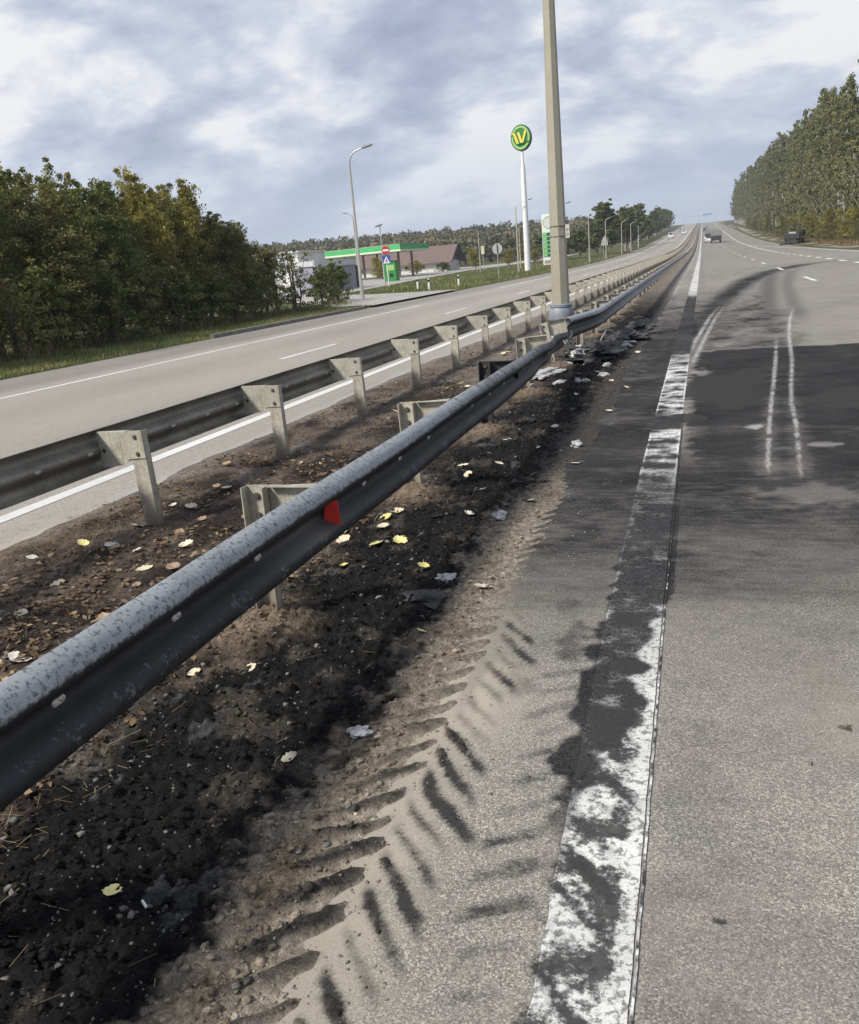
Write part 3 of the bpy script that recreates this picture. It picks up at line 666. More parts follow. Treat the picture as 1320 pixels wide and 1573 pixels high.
def soot_shade_far(u, v, y, back):
    f = min(max((y - 14) / 14, 0), 1)
    top = min(max((v - 0.075) / 0.035, 0), 1)  # face darker than the top: soot with shade painted in
    return ((0.68 * (1 - top) + 0.18 * top) * (1 - f) + 0.22 * f, 0, 0.3 * f)
grail = empty('guard_rail', (-2.08, 3.66, 0))
tag(grail, 'sooty grey steel guard rail in the foreground, bent where it meets the lamp post', 'guard rail')
def loc(o, par):                      # keep world coordinates of meshes modelled in place
    o.parent = par; o.matrix_parent_inverse = Matrix.Translation(-Vector(par.location)); return o
pa = [(-1.748, y, 0.605, 0.0) for y in (-5, -2, 0)] + [(-1.748 + 0.003 * math.sin(y * 1.7), y, 0.605 + 0.003 * math.sin(y * 2.3), 0) for y in np.arange(0.5, 7.4, 0.25)]
for y in np.arange(7.4, 13.45, 0.16):
    q = (y - 7.4) / 6.0; q2 = q * q * (3 - 2 * q)
    pa.append((-1.748 - 0.24 * q2 + 0.022 * math.sin(y * 4.1) * q, y, 0.605 - 0.085 * q2 + 0.016 * math.sin(y * 2.7) * q, 0.62 * q2 + 0.10 * math.sin(y * 3.1) * q))
me = beam_mesh('beam', pa, 1, soot_shade_near); loc(obj('beam', me, mat_rail), grail)
pb = [(-1.90 + 0.17 * min((y - 13.1) / 2.2, 1), y, 0.66 - 0.045 * min((y - 13.1) / 2.5, 1), -0.12 * (1 - min((y - 13.1) / 2.5, 1))) for y in np.arange(13.1, 15.8, 0.2)]
pb += [(-1.73, y, 0.612, 0) for y in np.arange(16, 90, 1.0)] + [(-1.73, y, 0.612 + float(rise(y)), 0) for y in np.arange(90, 360, 6.0)] + [(-1.73, y, 0.612 + float(rise(y)), 0) for y in np.arange(360, 900, 25.0)]
me = beam_mesh('beam', pb, 1, soot_shade_far); loc(obj('beam', me, mat_rail), grail)
grl = empty('guard_rail', (-3.87, 5.32, 0))
tag(grl, 'dull zinc guard rail seen from behind along the left carriageway', 'guard rail')
pl = [(-4.20, y, 0.605, 0) for y in list(np.arange(-6, 90, 1.0))] + [(-4.20, y, 0.605 + float(rise(y)), 0) for y in list(np.arange(90, 360, 6.0)) + list(np.arange(360, 900, 25.0))]
me = beam_mesh('beam', pl, -1, lambda u, v, y, b: (0.3, 0, 0)); loc(obj('beam', me, mat_railback), grl)

def channel(open_dir):                # C post: web across x, flanges towards open_dir * y
    b = MB(); wd, dp, t, h = 0.120, 0.062, 0.006, 0.745
    yw = -open_dir * dp / 2
    b.box((0, yw, h / 2 - 0.15), (wd, t, h + 0.3))
    for s in (-1, 1): b.box((s * (wd / 2 - t / 2), yw + open_dir * (dp / 2), h / 2 - 0.15 - 0.0015), (t, dp - t * 0.2, h + 0.297))
    return b.mesh('post')
def spacer(open_dir, side, length):   # plate running from the post to the rail with a flange on the rail
    b = MB(); yw = -open_dir * 0.031 - open_dir * 0.0065
    x0 = -side * 0.066; x1 = side * length
    b.prism([(x0, 0.742), (x1 * 0.2, 0.738), (x1, 0.752), (x1, 0.485), (x1 * 0.45, 0.495), (side * 0.07, 0.54), (x0, 0.545)], yw, yw - open_dir * 0.005, lambda a, c, h: (a, h, c))
    b.box((x1 - side * 0.003, yw + open_dir * 0.024, 0.617), (0.006, 0.046, 0.262))
    b.box((x1 * 0.60, yw + open_dir * 0.022, 0.7425), (abs(x1) * 0.78, 0.040, 0.005))
    return b.mesh('spacer')
def hexbolt(r=0.013, d=0.012, axis='y'):
    b = MB()
    a0, a1 = (0, -d / 2, 0), (0, d / 2, 0)
    b.tube([a0, a1], r, 6); b.tube([(0, -d / 2 + d * 0.4, 0), (0, d / 2 + 0.0, 0)], r * 1.35, 10); return b.mesh('bolt')
mp_n, mp_l = channel(-1), channel(1); ms_n, ms_l = spacer(-1, 1, 0.333), spacer(1, -1, 0.328); mbolt = hexbolt()
for mm in (mp_n, mp_l, ms_n, ms_l): mm.materials.append(mat_post)
mbolt.materials.append(mat_bolt)
mpb = mp_n.copy(); msb = ms_n.copy()
for mm in (mpb, msb): mm.materials.clear(); mm.materials.append(mat_postburnt)
def place(me, name, par, off, tilt=(0, 0, 0)):
    o = bpy.data.objects.new(name, me); col.objects.link(o); o.parent = par; o.location = off; o.rotation_euler = tilt; return o
for i, py in enumerate(NEAR_POST):
    z = float(rise(py)); burnt = abs(py - 8.54) < 0.3
    tl = (random.uniform(-.02, .02), random.uniform(-.025, .025), random.uniform(-.04, .04))
    dx = 0.0
    if abs(py - 10.98) < .3: tl = (0.06, -0.05, 0.1); dx = -0.06
    if abs(py - 13.42) < .3: tl = (-0.10, -0.16, 0.2); dx = -0.10
    p = place(mpb if burnt else mp_n, 'post', grail, (dx, py - 3.66, z), tl)
    s = place(msb if burnt else ms_n, 'spacer', grail, (dx, py - 3.66, z), tl)
    if py < 30:
        for bx, bz in ((-0.005, 0.69), (-0.005, 0.59)): place(mbolt, 'bolt', p, (bx, 0.021, bz))
for i, py in enumerate(LEFT_POST):
    z = float(rise(py)); tl = (random.uniform(-.02, .02), random.uniform(-.03, .03), random.uniform(-.05, .05))
    p = place(mp_l, 'post', grl, (0, py - 5.32, z), tl); s = place(ms_l, 'spacer', grl, (0, py - 5.32, z), tl)
    if py < 36:
        for bz in (0.70, 0.575): place(mbolt, 'bolt', p, (0.005, -0.045, bz))
        place(mbolt, 'bolt', s, (-0.285, -0.045, 0.61))
far = MB()
for y in np.arange(NEAR_POST[-1] + 2.44, 330, 2.44): far.box((-2.08, y, 0.35 + float(rise(y))), (0.13, 0.06, 0.75))
tag(loc(far.build('far_posts', mat_post), grail), kind='stuff')
far = MB()
for y in np.arange(LEFT_POST[-1] + 2.17, 330, 2.17): far.box((-3.87, y, 0.35 + float(rise(y))), (0.13, 0.06, 0.75))
tag(loc(far.build('far_posts', mat_post), grl), kind='stuff')
# slots in the valley of the beams: pale plates stand in for lit ground behind
mat_slot = plain('slot_pale_plate', (0.62, 0.62, 0.58), 0.5, 0.1, var=0.5, scale=60, dirt=(0.12, 0.11, 0.10), fine=200)
def obround(L_, r, d, n=6):
    poly = [(-L_ / 2 + r * math.cos(a), r * math.sin(a)) for a in np.linspace(math.pi / 2, 3 * math.pi / 2, n)] + [(L_ / 2 + r * math.cos(a), r * math.sin(a)) for a in np.linspace(-math.pi / 2, math.pi / 2, n)]
    b = MB(); b.prism(poly, 0, d, lambda a, c, h: (h, a, c)); return b.mesh('slot')
mslot = obround(0.034, 0.011, 0.002); mslot.materials.append(mat_slot)
for k in range(-1, 19):
    y = 1.815 + 0.61 * k
    if abs(((y - 3.66) / 2.44 + 0.5) % 1 - 0.5) < 0.03: continue
    x, z, tw = -1.748, 0.605, 0
    for a in pa:
        if a[1] <= y: x, z, tw = a[0], a[2], a[3]
    place(mslot, 'slot', grail, (x + 0.0035 + 2.08, y - 3.66, z), (0, tw, 0))
for k in range(-2, 34):
    y = 4.62 + 0.54 * k; place(mslot, 'slot', grl, (-4.20 + 3.87 + 0.0012, y - 5.32, 0.603))
# lapped joint of the beam behind the camera bend, with bolt heads
for (jy, xx, zz_) in ((6.10, -1.748, 0.605), (10.95, -1.86, 0.565)):
    for dv in (-0.1, 0.1): place(mbolt, 'bolt', grail, (xx + 0.075 + 2.08, jy - 3.66, zz_ + dv), (0, 0, R(-90)))
# red reflector in the valley
mat_red = plain('reflector_red', (0.62, 0.035, 0.022), 0.25, 0, var=0.2, scale=30, dirt=(0.30, 0.02, 0.015), spec=0.6)
mat_dark = plain('dark_plastic', (0.018, 0.018, 0.02), 0.5)
rf = MB(); rf.prism([(-0.036, -0.036), (0.044, -0.066), (0.040, 0.062), (-0.022, 0.050)], 0, 0.006, lambda a, c, h: (a, h, c))
o = rf.build('reflector', mat_red, grail, bevel=0.0015); o.location = (0.385, 0.02, 0.608); o.rotation_euler = (0, 0, R(12)); tag(o, 'red trapezoid reflector in the rail valley')
rb = MB(); rb.box((-0.012, 0.012, 0), (0.075, 0.008, 0.07)); rb.box((-0.05, 0.02, 0), (0.014, 0.03, 0.035)); o2 = rb.build('bracket', mat_dark, o)

# ------------------------------------------------------------------ lamp post in the median
mat_pole = plain('pole_paint', (0.345, 0.325, 0.255), 0.6, 0.1, var=0.22, scale=1.2, dirt=(0.22, 0.205, 0.15), fine=15)
mat_collar = plain('collar_grey', (0.24, 0.27, 0.30), 0.55, 0.1, var=0.3, scale=6)
def scorched():
    mt, t, p, out = newmat('base_whitewash_scorched'); v = objvec(t); a = noise(t, v, 26, 6, 0.7); b = noise(t, v, 4, 4, 0.6)
    f = ramp(t, M(t, 'ADD', M(t, 'MULTIPLY', a, 0.7), M(t, 'MULTIPLY', b, 0.3)), [(0.47, 0.0), (0.53, 1.0)])
    setc(t, p, mix(t, f, (0.62, 0.61, 0.57), (0.10, 0.095, 0.09))); p.inputs['Roughness'].default_value = 0.8; return mt
mat_base = scorched()
lp = empty('lamp_post', (-2.56, 17.0, 0.0)); tag(lp, 'tall khaki eight-sided lamp post with scorched white base in the median', 'lamp post')
b = MB(); b.tube([(0, 0, 0.70), (0, 0, 3.5), (0, 0, 6.5), (0, 0, 10.5)], [0.168, 0.132, 0.098, 0.06], 8, twist=R(10)); b.build('pole', mat_pole, lp)
b = MB(); b.tube([(0, 0, 0.50), (0, 0, 0.53), (0, 0, 0.60), (0, 0, 0.70), (0, 0, 0.755), (0, 0, 0.76), (0, 0, 0.80), (0, 0, 0.81)], [0.20, 0.235, 0.245, 0.222, 0.195, 0.212, 0.212, 0.172], 24); smooth_angle(b.build('collar', mat_collar, lp))
b = MB(); b.tube([(0, 0, -0.1), (0, 0, 0.05), (0, 0, 0.30), (0, 0, 0.51)], [0.23, 0.215, 0.205, 0.20], 20); smooth_angle(b.build('base', mat_base, lp))
mat_head = plain('lamp_head_grey', (0.10, 0.105, 0.11), 0.5, 0.2)
mat_glass = plain('lamp_glass', (0.55, 0.57, 0.58), 0.2, 0, var=0.1)
for s in (-1, 1):
    b = MB(); b.tube([(0, 0, 10.3), (s * 0.35, 0, 10.75), (s * 1.3, 0, 10.95)], [0.04, 0.035, 0.03], 8); a_ = b.build('arm', mat_pole, lp)
    b = MB(); b.box((s * 1.6, 0, 10.98), (0.65, 0.24, 0.09), taper=0.8); b.build('lamp_head', mat_head, a_, bevel=0.02)
for z in (2.03, 2.21):
    b = MB(); b.tube([(0, 0, z), (0, 0, z + 0.012)], [0.152, 0.152], 16); b.build('strap', mat_bolt, lp)
mat_plate = plain('plate_white', (0.60, 0.59, 0.53), 0.6, var=0.25)
b = MB(); b.box((0.185, -0.06, 2.115), (0.075, 0.006, 0.24)); o = b.build('number_plate', mat_plate, lp, bevel=0.002)
for z in (2.06, 2.14):
    for k in range(12):
        pass
    b = MB(); ring = [(0.185 + 0.014 * math.cos(a), -0.0645, z + 0.022 * math.sin(a)) for a in np.linspace(0, 2 * math.pi, 13)]
    b.tube(ring, 0.0045, 4); b.build('digit', mat_dark, o)

# ------------------------------------------------------------------ street lamps, signs, station
mat_lpole = plain('lamp_pole_zinc', (0.46, 0.45, 0.41), 0.5, 0.3, var=0.2, scale=1.0)
def street_lamp(x, y, h, arm, rz, label, group=None, flood=False):
    r = empty('street_lamp', (x, y, t1(x, y) + 0.02), rz); tag(r, label, 'street lamp', group)
    b = MB()
    if flood:
        b.tube([(0, 0, -0.2), (0, 0, h)], [0.075, 0.05], 8); b.build('pole', mat_lpole, r)
        b = MB(); b.box((-0.12, 0, h + 0.10), (0.85, 0.5, 0.14), ry=R(-14), taper=0.85); b.build('lamp_head', mat_head, r, bevel=0.02)
        b = MB(); b.box((0, 0, h + 0.01), (0.10, 0.10, 0.12)); b.build('bracket', mat_head, r)
        return r
    pts = [(0, 0, -0.2), (0, 0, h * 0.5), (0, 0, h * 0.90)]; rad = [0.10, 0.085, 0.062]
    for q in np.linspace(0.2, 1, 6):
        a = q * R(72); pts.append((arm * 0.62 * (1 - math.cos(a)), 0, h * 0.90 + h * 0.085 * math.sin(a))); rad.append(0.058 - 0.012 * q)
    e = pts[-1]; pts.append((e[0] + arm * 0.5, 0, e[2] + 0.16)); rad.append(0.04)
    b.tube(pts, rad, 8); smooth_angle(b.build('pole', mat_lpole, r))
    b = MB(); b.tube([(0, 0, -0.05), (0, 0, 0.9)], [0.13, 0.125], 8); b.build('base_sleeve', mat_lpole, r)
    e = pts[-1]; b = MB(); b.box((e[0] + 0.28, 0, e[2] + 0.05), (0.72, 0.27, 0.09), ry=R(-11), taper=0.75); hd = b.build('lamp_head', mat_head, r, bevel=0.02)
    b = MB(); b.box((e[0] + 0.32, 0, e[2] - 0.008), (0.40, 0.2, 0.02), ry=R(-11)); b.build('lens', mat_glass, hd)
    return r
street_lamp(-19.96, 51.75, 8.7, 1.0, 0.0, 'nearest curved street lamp, on the grass island by the filling station exit')
street_lamp(-22.4, 114.2, 8.6, 1.7, 0.0, 'curved street lamp standing just left of the round green sign mast')
street_lamp(-15.6, 104, 7.2, 1.0, 0.0, 'street lamp almost hidden behind the khaki lamp post')
street_lamp(-38.8, 100, 8.3, 0.6, math.pi, 'street lamp with head turned left, behind the nearest curved lamp')
street_lamp(-17.0, 145, 7.5, 1.1, 0, 'first street lamp right of the price board, left of the green trees')
for (x, y, h, lb) in ((-15.9, 160, 6.8, 'street lamp beside the warning triangle, in front of the tall green tree'), (-15.7, 190, 6.6, 'third street lamp of the row before the green trees'), (-15.6, 214, 6.4, 'fourth street lamp of the row before the green trees'), (-15.6, 240, 6.3, 'farthest street lamp of the row before the green trees')):
    street_lamp(x, y, h, 0.9, 0, lb, 'street lamps along the left road')
street_lamp(-33.8, 95, 6.3, 0, R(20), 'slim floodlight mast behind the no entry sign', flood=True)
street_lamp(-31.2, 130, 6.3, 0, R(20), 'slim floodlight mast left of the round sign back', flood=True)
b = MB(); zb = t1(-27.1, 140); b.tube([(0, 0, -0.2), (0, 0, 6.0)], [0.09, 0.07], 8); b.tube([(0, 0, 6.0), (0, 0, 6.06)], [0.09, 0.03], 8)
o = b.build('mast', plain('ochre_mast', (0.50, 0.42, 0.20), 0.6)); o.location = (-27.1, 140, zb); tag(o, 'plain ochre mast between street lamp and green sign mast', 'mast')

# round sign on its white mast
mat_white = plain('white_paint', (0.74, 0.75, 0.74), 0.5, var=0.12, scale=0.6)
mat_green = plain('sign_green', (0.035, 0.24, 0.055), 0.4, var=0.12, scale=0.8)
mat_dgreen = plain('sign_dark_green', (0.012, 0.10, 0.03), 0.45, var=0.1)
mat_lime = plain('sign_lime', (0.33, 0.52, 0.17), 0.4, var=0.1)
mat_yel = plain('sign_yellow', (0.72, 0.62, 0.10), 0.4, var=0.1)
sm = empty('sign_mast', (-21.35, 115, t1(-21.35, 115))); tag(sm, 'white mast carrying a round green sign with a yellow W', 'sign mast')
b = MB(); b.tube([(0, 0, -0.3), (0, 0, 6), (0, 0, 12.4), (0, 0, 12.9), (0, 0, 14.6)], [0.42, 0.36, 0.29, 0.18, 0.16], 20); smooth_angle(b.build('mast', mat_white, sm))
dr = empty('disc_frame', (0, 0, 0)); bpy.data.objects.remove(dr)
TH = R(40)                       # the disc faces oncoming traffic, turned from us
def disc_pt(a, c, h, z0=15.95):  # a along the disc, c up, h towards the viewer
    return (a * math.cos(TH) + h * math.sin(TH) * 1.0, a * math.sin(TH) * 1.0 - h * math.cos(TH), z0 + c)
def disc_pt(a, c, h, z0=15.95):
    ct, st = math.cos(R(-8)), math.sin(R(-8)); k = 0.86
    return (a * k * ct + h * st, a * k * st - h * ct, z0 + c)
circ = lambda r, n=40: [(r * math.cos(2 * math.pi * i / n), r * math.sin(2 * math.pi * i / n)) for i in range(n)]
b = MB(); b.prism(circ(1.52), -0.25, 0.25, disc_pt); dsc = b.build('disc', mat_dgreen, sm)
b = MB(); b.prism(circ(1.40), 0.25, 0.30, disc_pt); fc = b.build('face', mat_green, sm)
b = MB()                         # lime ring, open at upper left and lower right
for a0, a1 in ((R(-22), R(158)), (R(172), R(330))):
    aa = np.linspace(a0, a1, 24)
    for i in range(23):
        q = [(1.36 * math.cos(aa[i]), 1.36 * math.sin(aa[i])), (1.36 * math.cos(aa[i + 1]), 1.36 * math.sin(aa[i + 1])), (1.10 * math.cos(aa[i + 1]), 1.10 * math.sin(aa[i + 1])), (1.10 * math.cos(aa[i]), 1.10 * math.sin(aa[i]))]
        b.prism(q, 0.30, 0.36, disc_pt)
b.build('ring', mat_lime, fc)
def stroke(b, pts, wd, h0, h1):
    for (x0, y0_), (x1, y1) in zip(pts[:-1], pts[1:]):
        b.prism([(x0 - wd, y0_), (x0 + wd, y0_), (x1 + wd, y1), (x1 - wd, y1)], h0, h1, disc_pt)
b = MB(); stroke(b, [(-0.92, 0.50), (-0.42, -0.66)], 0.19, 0.37, 0.44); stroke(b, [(-0.30, 0.62), (0.16, -0.60)], 0.19, 0.372, 0.442)
b.prism([(0.12, -0.60), (0.42, -0.60), (0.98, 0.72), (0.66, 0.78)], 0.374, 0.444, disc_pt); b.prism([(-1.36, 0.46), (-1.18, 0.62), (-0.72, 0.52), (-0.76, 0.34)], 0.376, 0.446, disc_pt)
b.build('letter', mat_yel, fc)
b = MB(); b.prism([(-0.42, -0.86), (1.02, -0.58), (1.10, -0.46), (-0.40, -0.70)], 0.37, 0.43, disc_pt); b.build('letter_underline', mat_dgreen, fc)  # dark green bar below the letter

# price board
pbx = empty('price_board', (-24.0, 150, t1(-24, 150))); tag(pbx, 'white and green fuel price board partly hidden by the lamp post', 'price board')
b = MB(); b.box((0, 0, 4.0), (2.35, 0.45, 8.1)); b.build('panel', mat_white, pbx, bevel=0.05)
b = MB(); b.tube([(0, -0.235, 6.75), (0, -0.275, 6.75)], [0.92, 0.90], 32); o = b.build('emblem', plain('pale_grey', (0.62, 0.66, 0.62), 0.5), pbx)
b = MB(); ringp = [(0.95 * math.cos(a), -0.262, 6.75 + 0.95 * math.sin(a)) for a in np.linspace(0, 2 * math.pi, 33)]; b.tube(ringp, 0.06, 6); b.build('ring', mat_lime, o)
for k in range(6):
    z = 4.9 - 0.66 * k
    b = MB(); b.box((0, -0.236, z), (2.2, 0.03, 0.60)); row = b.build('price_row', plain('price_green', (0.10, 0.42, 0.22), 0.45), pbx)
    b = MB(); b.box((0.32, -0.262, z), (1.35, 0.03, 0.42)); b.build('display', mat_dgreen, row)
    b = MB(); b.box((-0.75, -0.262, z), (0.5, 0.03, 0.34)); b.build('fuel_mark', mat_lime, row)
b = MB(); b.box((0, -0.236, 0.55), (1.9, 0.03, 0.55)); b.build('foot_panel', mat_conc, pbx)

# roadside signs
mat_blue = plain('sign_blue', (0.035, 0.075, 0.30), 0.4, var=0.1); mat_signback = plain('sign_back_zinc', (0.47, 0.47, 0.45), 0.45, 0.3, var=0.15)
mat_sred = plain('sign_red', (0.42, 0.05, 0.04), 0.4, var=0.15)
ns = empty('road_sign', (-29.5, 84, t1(-29.5, 84))); tag(ns, 'no entry sign above a blue pedestrian crossing sign on one white pole', 'road sign')
b = MB(); b.tube([(0, 0, -0.2), (0, 0, 4.0)], 0.055, 10); b.build('pole', mat_white, ns)
f2 = lambda a, c, h: (a, -0.07 - h, c)
b = MB(); b.prism([(0.42 * math.cos(q), 3.55 + 0.42 * math.sin(q)) for q in np.linspace(0, 2 * math.pi, 28)[:-1]], 0, 0.02, f2); o = b.build('no_entry_disc', mat_sred, ns)
b = MB(); b.prism([(-0.30, 3.47), (0.30, 3.47), (0.30, 3.63), (-0.30, 3.63)], 0.022, 0.028, f2); b.build('bar', mat_white, o)
b = MB(); b.prism([(-0.42, 2.25), (0.42, 2.25), (0.42, 3.09), (-0.42, 3.09)], 0, 0.02, f2); o = b.build('crossing_plate', mat_blue, ns)
b = MB(); b.prism([(-0.36, 2.32), (0.36, 2.32), (0, 3.0)], 0.022, 0.027, f2); tr = b.build('triangle', mat_white, o)
b = MB(); b.prism([(-0.03, 2.72), (0.05, 2.72), (0.13, 2.42), (0.07, 2.40), (0.01, 2.56), (-0.09, 2.40), (-0.15, 2.42), (-0.04, 2.60)], 0.029, 0.033, f2)
b.prism([(0.01 + 0.04 * math.cos(q), 2.77 + 0.04 * math.sin(q)) for q in np.linspace(0, 2 * math.pi, 10)[:-1]], 0.029, 0.033, f2); b.build('walking_figure', mat_dark, tr)
rs = empty('road_sign', (-17.55, 80, t1(-17.55, 80))); tag(rs, 'back of a round grey sign on a thin pole by the road', 'road sign')
b = MB(); b.tube([(0, 0, -0.2), (0, 0, 3.1)], 0.035, 8); b.build('pole', mat_lpole, rs)
b = MB(); b.prism([(0.46 * math.cos(q), 2.72 + 0.46 * math.sin(q)) for q in np.linspace(0, 2 * math.pi, 30)[:-1]], -0.13, -0.11, f2); o = b.build('disc', mat_signback, rs)
b = MB(); b.box((0, -0.05, 2.72), (0.06, 0.03, 0.80)); b.build('clamp', mat_bolt, rs)
rs = empty('road_sign', (-35.4, 150, t1(-35.4, 150))); tag(rs, 'small pale upright rectangular sign beside the slim floodlight mast', 'road sign')
b = MB(); b.tube([(0, 0, -0.2), (0, 0, 4.0)], 0.05, 8); b.build('pole', mat_lpole, rs); b = MB(); b.box((0, -0.08, 3.3), (0.6, 0.03, 1.3)); b.build('plate', plain('sign_cream', (0.6, 0.57, 0.42), 0.5), rs)
rs = empty('road_sign', (-16.62, 165, t1(-16.6, 165))); tag(rs, 'back of a triangular warning sign with a plate below it', 'road sign')
for s in (-1, 1):
    b = MB(); b.tube([(s * 0.2, 0, -0.2), (s * 0.2, 0, 3.0)], 0.035, 6); b.build('pole', mat_lpole, rs)
b = MB(); b.prism([(-0.6, 2.95), (0.6, 2.95), (0, 4.0)], 0, 0.02, f2); b.build('triangle', mat_signback, rs); b = MB(); b.box((0, -0.08, 2.6), (1.15, 0.02, 0.55)); b.build('plate', mat_signback, rs)
for k, (x, y, lb) in enumerate(((-21.5, 68, 'left of the three small white marker posts on the grass strip'), (-18.6, 61.5, 'middle one of the three small white marker posts on the grass strip'), (-17.6, 66, 'right of the three small white marker posts on the grass strip'))):
    mk = empty('marker_post', (x, y, t1(x, y) + 0.03)); tag(mk, lb, 'marker post', 'white marker posts by the junction')
    b = MB(); b.prism([(-0.06, -0.045), (0.06, -0.045), (0.045, 0.05), (-0.045, 0.05)], -0.1, 0.85, lambda a, c, h: (a, c, h + 0.04 * c)); b.build('post', mat_white, mk)
    b = MB(); b.box((0, -0.01, 0.70), (0.126, 0.112, 0.16)); b.build('band', mat_dark, mk)

# filling station canopy ------------------------------------------------
A = Vector((-62.9, 140, 0)); B_ = Vector((-44.7, 134, 0)); C_ = Vector((-43.6, 146, 0)); D_ = A + (C_ - B_)
gzs = t1(-53, 140)
cn = empty('filling_station_canopy', (-53, 140, gzs)); tag(cn, 'filling station canopy with bright green fascia and white lower strip', 'canopy')
def quadprism(b, pts, z0, z1, grow=0.0):
    c = sum((p for p in pts), Vector()) / 4
    q = [(p + (p - c).normalized() * grow) - Vector((-53, 140, 0)) for p in pts]
    b.prism([(v.x, v.y) for v in q], z0, z1, lambda a, c_, h: (a, c_, h)); return b
quadprism(MB(), [A, B_, C_, D_], 4.30 - gzs * 0, 5.05, 0).build('fascia', plain('fascia_green', (0.075, 0.40, 0.14), 0.4, var=0.1, scale=0.5), cn)
quadprism(MB(), [A, B_, C_, D_], 4.05, 4.297, 0.06).build('lower_strip', plain('strip_pale', (0.62, 0.68, 0.52), 0.5, var=0.1), cn)
quadprism(MB(), [A, B_, C_, D_], 5.053, 5.15, -0.15).build('roof', mat_conc, cn)
for s in (0.12, 0.5, 0.88):
    for q in (0.3, 0.75):
        p = A + (B_ - A) * s + (C_ - B_) * q - Vector((-53, 140, 0)); b = MB(); b.box((p.x, p.y, 2.02), (0.32, 0.32, 4.04)); b.build('column', plain('column_brown', (0.25, 0.17, 0.15), 0.6), cn)
for s in (0.3, 0.7):
    p = A + (B_ - A) * s + (C_ - B_) * 0.5; pm = empty('fuel_pump', (p.x, p.y, t1(p.x, p.y) + 0.11)); tag(pm, 'left fuel pump under the green canopy' if s < .5 else 'right fuel pump under the green canopy', 'fuel pump', 'fuel pumps')
    b = MB(); b.box((0, 0, 0.95), (1.0, 0.55, 1.9)); b.build('cabinet', mat_green, pm, bevel=0.03); b = MB(); b.box((0, -0.29, 1.5), (0.7, 0.02, 0.45)); b.build('display', mat_dark, pm)
# lpg vending kiosk
kk = empty('green_kiosk', (-39.9, 115, t1(-39.9, 115) + 0.11)); tag(kk, 'small green kiosk with a white side panel on the forecourt', 'kiosk')
b = MB(); b.box((0.1, 0, 1.25), (1.6, 1.4, 2.5)); b.build('cabinet', mat_green, kk, bevel=0.04)
b = MB(); b.box((-0.83, -0.3, 1.5), (0.30, 0.30, 2.9)); b.build('side_panel', mat_white, kk)
b = MB(); b.box((0.25, -0.71, 0.75), (0.45, 0.03, 0.45)); b.build('hatch', mat_dark, kk); b = MB(); b.box((0.15, -0.71, 1.75), (1.1, 0.03, 0.7)); b.build('poster', mat_lime, kk)
b = MB(); b.box((0.1, 0, 2.58), (1.75, 1.55, 0.12)); b.build('roof', mat_dgreen, kk)
# grey shed ---------------------------------------------------------------
mat_shed = plain('shed_grey', (0.30, 0.30, 0.345), 0.55, 0.1, var=0.15, scale=0.7); mat_fas = plain('shed_fascia', (0.60, 0.60, 0.60), 0.5, var=0.15)
sh = empty('grey_shed', (-38.6, 86.5, t1(-38.5, 86.5) + 0.1)); tag(sh, 'low grey metal shed with pale fascia behind the nearest street lamp', 'shed')
for k in range(12):              # wall sheets, each a separate panel
    b = MB(); b.box((2.6, -5.5 + 0.5 + k * 0.92, 1.22), (0.06, 0.90, 2.44)); b.build('wall_panel', mat_shed, sh)
for k in range(2):
    b = MB(); b.box((1.05 + k * 1.0, -5.55, 1.22), (0.98, 0.06, 2.44)); b.build('wall_panel', mat_shed, sh)
b = MB(); b.box((1.5, 0, 1.2), (2.0, 10.9, 2.38)); b.build('core', mat_shed, sh)
for k in range(15):
    b = MB(); b.box((2.72, -5.3 + k * 0.75, 2.75), (0.10, 0.72, 0.62)); b.build('fascia_panel', mat_fas, sh)
b = MB(); b.box((1.5, 0, 2.75), (2.3, 11.4, 0.5)); b.build('roof', mat_fas, sh)
b = MB(); b.box((2.65, 5.75, 1.2), (0.05, 0.55, 2.3)); b.build('door', mat_dark, sh)
# white building with windows
mat_wall = plain('white_wall', (0.66, 0.66, 0.63), 0.8, var=0.15, scale=0.5)
mat_win = plain('window_glass', (0.05, 0.065, 0.075), 0.1, 0, var=0.2, spec=0.6)
wb = empty('white_building', (-49.0, 102, t1(-46.5, 99))); tag(wb, 'white station building with small windows behind the bushes', 'building')
b = MB(); b.box((0, 0, 2.2), (7.2, 8, 4.6)); b.build('wall', mat_wall, wb)
b = MB(); b.box((0, 0, 4.56), (7.6, 8.4, 0.16)); b.build('roof', mat_fas, wb)
for i in range(5):
    x = -2.4 + i * 0.98
    b = MB(); b.box((x, -4.01, 3.5), (0.80, 0.06, 1.25)); f = b.build('window', mat_white, wb)
    for zq in (-0.29, 0.29):
        b = MB(); b.box((x, -4.05, 3.5 + zq), (0.64, 0.03, 0.50)); b.build('pane', mat_win, f)
b = MB(); b.box((2.9, -4.02, 1.15), (1.0, 0.06, 2.2)); b.build('door', mat_fas, wb)
